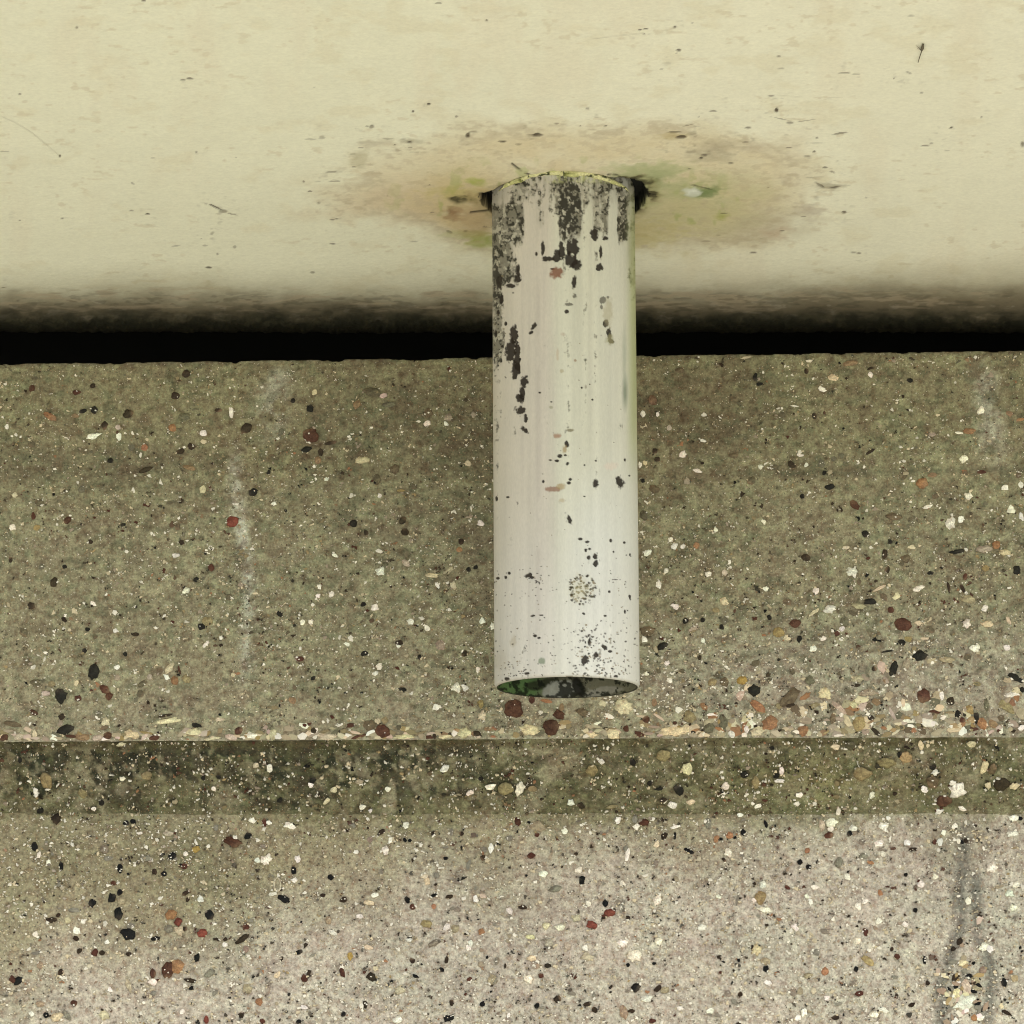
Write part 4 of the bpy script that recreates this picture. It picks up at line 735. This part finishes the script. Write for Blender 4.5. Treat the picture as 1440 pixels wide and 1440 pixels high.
PE = """722 470 5 12;718 492 7 16;727 500 4 20;724 520 6 12;737 538 6 8;734 552 4 9;731 560 5 6;732 577 7 6;739 588 2.4 6;738 605 6.5 4 -40;797 625 2.6 5;787 641 4 3;783 648 3 2;774 647 2.4 1;837 680 4 7;872 679 5 9.5 15;801 731 3 6 20;759 552 1.6 1.4;818 545 1.6 1.4;833 562 1.6 1.4;698 701 2 4;714 699 2.4 1.4;764 677 1.8 2.4;802 674 2.6 2;800 679 3 2.2;816 758 3 2;826 762 3 1.6;859 760 2 3;878 763 2 1.8;829 772 2.2 1.6;824 775 1.6 1.4;879 647 1.6 2.4;838 648 1.6 1.4;822 654 1.4 1.2;885 669 1.4 1.2;798 652 2 2.6 -40;837 782 3.4 4.5;838 792 3.2 4;828 784 2.6 3;824 773 2 1.6;744 809 6 3 25;748 812 3 2;700 813 2.6 2;711 812 2 2.4;716 806 2 2;749 866 3.4 1.4 10;761 865 3 .9;752 894 3 2;758 897 2.4 1.6;821 863 2.4 1.6 -30;857 832 1.8 1.8;886 841 1.8 4 15;879 860 1.4 3;851 866 2.4 1.2;864 815 4 1;863 776 1.4 1.4;822 927 4.5 6;838 921 3.4 3.6;850 910 5 2.6 -45;829 902 2.6 5;858 916 3 2;866 951 3 1.8;713 955 4 3;741 947 3.4 2;802 951 5 1;751 459 3.6 6 -30;746 468 4 2 40;805 347 8 12;802 366 9 10;807 397 3 9 -10;763 350 2.6 9;770 364 8 3.4;783 360 5 9;811 372 6 8;845 355 2 9;843 376 4 5;836 330 5 9;809 416 3 4;800 428 7 2.4;797 438 3 3;852 335 5 3;777 378 3 1.4;790 352 4 12;754 357 2 3;727 392 5 6;702 395 5 10;718 402 7 3;728 380 3 8;886 780 1.2 2;795 640 2 1.4;822 698 1.4 1;690 640 2 4;775 565 1.6 1;706 487 2 2;711 455 2 3;700 440 2 4;697 470 2 5;705 420 3 6;848 422 4 5;846 432 2 3;855 418 2 2;852 455 4 5;856 470 3 8;859 480 4 3;731 505 2 2"""
for s_ in PE.split(';'):
    p = [float(q) for q in s_.split()]
    x, y, rx, ry = p[:4]; an = p[4] if len(p) > 4 else 0; R_ = max(rx, ry) * 1.6 + 4
    sel = (np.abs(U - x) < R_) & (np.abs(V - y) < R_) & ~back
    m = blob(U[sel], V[sel], x, y, rx, ry, an, nn_[sel] * (1.0 if max(rx, ry) > 3.5 else .4), 3.5)
    C[sel] = mixc(C[sel], PEEL, m * (.95 if y < 400 or y > 440 or x < 800 else .7))
for (x, y, rx, ry, col, al) in ((783, 384, 11, 8, (.20, .085, .045), .9), (784, 613, 6, 4, (.30, .17, .10), .8), (794, 632, 4, 6, (.33, .24, .11), .75), (778, 688, 12, 3.6, (.24, .13, .08), .8),
        (789, 684, 6, 5, (.33, .24, .10), .7), (790, 704, 5, 3, (.40, .33, .20), .6), (802, 605, 6, 2, (.16, .14, .07), .8), (775, 573, 3, 2, (.25, .25, .15), .6), (790, 522, 3, 3, (.33, .28, .16), .6),
        (809, 507, 2.4, 2, (.25, .15, .08), .7), (860, 655, 9, 6, (.62, .52, .42), .5), (762, 930, 5, 5, (.18, .22, .14), .8), (722, 902, 5, 9, (.42, .36, .24), .5), (784, 498, 2, 9, (.45, .36, .25), .6),
        (855, 440, 7, 20, (.36, .32, .20), .5), (857, 478, 6, 8, (.30, .28, .15), .6), (792, 470, 4, 3, (.45, .38, .28), .6), (705, 930, 10, 16, (.45, .40, .30), .35)):
    C = mixc(C, col, blob(U, V, x, y, rx, ry, 0, nn_ * .8, 2) * al * ~back)
# spatter of tiny dark specks in clusters
rs = np.random.default_rng(31)
cl = [(818, 829, 21, 21, 120, 1.9, 'disc'), (841, 925, 23, 20, 120, 1.6, 'g'), (829, 893, 9, 13, 26, 1.6, 'g'), (757, 821, 7, 10, 26, 1.3, 'g'), (740, 925, 34, 22, 70, 1.2, 'g'), (878, 850, 14, 40, 34, 1.1, 'g'),
      (702, 830, 6, 16, 14, 1.3, 'g'), (800, 870, 60, 60, 90, .9, 'g'), (800, 640, 70, 140, 60, .8, 'g'), (725, 945, 30, 7, 34, 1.2, 'g'), (847, 945, 20, 6, 24, 1.4, 'g'), (700, 450, 8, 50, 50, 1.5, 'g'), (880, 930, 16, 20, 26, 1.1, 'g')]
for (x, y, sx_, sy_, n, r_, md_) in cl:
    for j in range(n):
        if md_ == 'disc':
            q, t_ = math.sqrt(rs.random()), rs.random() * 6.283; px, py = x + sx_ * q * math.cos(t_), y + sy_ * q * math.sin(t_)
        else: px, py = rs.normal(x, sx_), rs.normal(y, sy_)
        a, b = r_ * rs.uniform(.5, 1.35), r_ * rs.uniform(.4, .95)
        if py > 958: continue
        sel = (np.abs(U - px) < 5) & (np.abs(V - py) < 5) & ~back
        if sel.any(): C[sel] = mixc(C[sel], PEEL if rs.random() < .75 else (.2, .16, .09), blob(U[sel], V[sel], px, py, a, b, rs.uniform(-50, 50), None, 3) * rs.uniform(.5, .95))
C = mixc(C, (.42, .37, .14), blob(U, V, 818, 829, 19, 19, 0, nn_, 1.0) * .28)
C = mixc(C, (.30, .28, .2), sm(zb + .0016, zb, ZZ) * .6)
lum = C @ np.array([.3, .6, .1]); pit = sm(.26, .06, lum) * (ZZ > zb + .003)      # flaked paint lies lower than the film around it
PX_[..., 0] -= pit * .00035 * np.sin(PH); PX_[..., 1] += pit * .00035 * np.cos(PH)
me = raw_mesh('pipe_wall', PX_.reshape(-1, 3), grid_faces(len(zz), len(phi), wrap=True)[:, ::-1], C.reshape(-1, 3))
link('pipe_wall', me, pipe, M_PIPE)
# cut end and stained bore
zi = np.concatenate([[zb, zb + .0001], np.linspace(zb + .0008, zb + .05, 90), np.linspace(zb + .06, zt, 12)])
phi2 = np.linspace(0, 2 * math.pi, 400, endpoint=False)
ri = np.concatenate([[.0486], np.full(len(zi) - 1, .0474)])
PH, ZI = np.meshgrid(phi2, zi); RI = np.broadcast_to(ri[:, None], PH.shape)
Q = np.stack([RI * np.sin(PH) + LEAN * (z0 - ZI), RI * np.cos(PH), ZI], -1)     # phi2 = 0 is the back
U, V = to_pixels(Q + np.array([XP, PY, 0]))
arc = PH * 900
m1 = fbm(U, ZI * 2000, 16, 91); m2 = fbm(U, ZI * 2000, 6, 92)
C = np.ones(U.shape + (3,)) * np.array([.19, .185, .12])
C = mixc(C, (.12, .21, .075), sm(775, 745, U + (m1 - .5) * 26))
C = mixc(C, (.03, .035, .018), blob(U, V, 765, 962, 26, 7, 10, (m1 - .5) * 1.2) * .9)
C = mixc(C, (.40, .41, .34), blob(U, V, 792, 969, 24, 12, 15, (m1 - .5) * 1.4 + (m2 - .5), 3) * .95)
C = mixc(C, (.34, .33, .26), blob(U, V, 846, 973, 24, 5, 10, (m1 - .5) * 1.2 + (m2 - .5), 3) * .85)
C = mixc(C, (.012, .012, .008), blob(U, V, 813, 965, 8, 15, 25, (m1 - .5) * .9 + (m2 - .5) * .8, 3) * .95)
C = mixc(C, (.012, .014, .009), sm(.50, .58, m1 * .4 + m2 * .6 + sm(968, 981, V) * .12) * .9)
C = mixc(C, (.02, .022, .012), sm(957, 950, V) * .6)
C = mixc(C, (.02, .02, .012), (ZI < zb + .0003) * .9)
C = C * (1 + (m2 - .5) * .5)[..., None]
me = raw_mesh('bore', Q.reshape(-1, 3), grid_faces(len(zi), len(phi2), wrap=True)[:, ::-1], C.reshape(-1, 3))
link('bore', me, pipe, M_PIPE)['label'] = 'green and black stained inside of the pipe'
# crumbling sealant bead
tt = np.linspace(0, 2 * math.pi, 500, endpoint=False); ss = np.linspace(0, 2 * math.pi, 10, endpoint=False)
SS, TT = np.meshgrid(ss, tt)
jb = fbm(np.degrees(TT), SS * 3, 9, 95); tdeg = (np.degrees(TT) + 180) % 360 - 180
thick = (.0008 + .0040 * (jb - .22)) * np.clip(1.15 - (np.abs(tdeg) / 62) ** 3, .02, 1)
rad = .0502 + thick * .35 + thick * np.cos(SS)
bz = z0 + SL * (rad * np.cos(TT)) - .0006 + thick * np.sin(SS) + .0004
B = np.stack([rad * np.sin(TT), -rad * np.cos(TT), bz], -1)
jb2 = fbm(np.degrees(TT) * 1.3, SS * 4, 5, 97)
C = mixc(np.ones(TT.shape + (3,)) * np.array([.62, .60, .30]), (.03, .035, .012), sm(.50, .60, jb2 + (np.sin(SS - .6) * .05)))
C = mixc(C, (.28, .30, .06), sm(.5, .65, jb) * .5)
link('sealant_bead', raw_mesh('sealant_bead', B.reshape(-1, 3), grid_faces(len(tt), len(ss), wrap=True), C.reshape(-1, 3)), pipe, M_SEAL)
me = bpy.data.objects['sealant_bead'].data

# ------------------------------------------------------------------ bit of twig stuck to the overhang
def on_slab(px, py):
    d = ray(px, py); n = np.array([0, SL, 1.]); A = np.array([0, PY, z0])
    return CAM + d * (np.dot(A - CAM, n) / np.dot(d, n)) + np.array([0, 0, -.0010])
tw = []
V_, F_, nvt = [], [], 0
for pts, rs_ in (([(1291, 86), (1293, 79), (1296, 70)], (.0002, .0003, .0003)), ([(1296, 70), (1293, 66), (1288, 62)], (.0003, .0002, .0001)), ([(1296, 70), (1297, 66), (1298, 60)], (.0004, .0012, .0005)), ([(1295, 68), (1290, 66)], (.0002, .0001))):
    P_ = [on_slab(*p) for p in pts]; v, f = tube(P_, rs_, 6)
    V_.append(v); F_.append(f + nvt); nvt += len(v)
t_o = link('twig', raw_mesh('twig', np.concatenate(V_), np.concatenate(F_), np.tile([.13, .11, .07], (nvt, 1))), mat=M_SEAL)
t_o['label'] = 'tiny forked dry twig stuck to the cream overhang at upper right'; t_o['category'] = 'twig'; t_o['kind'] = 'thing'
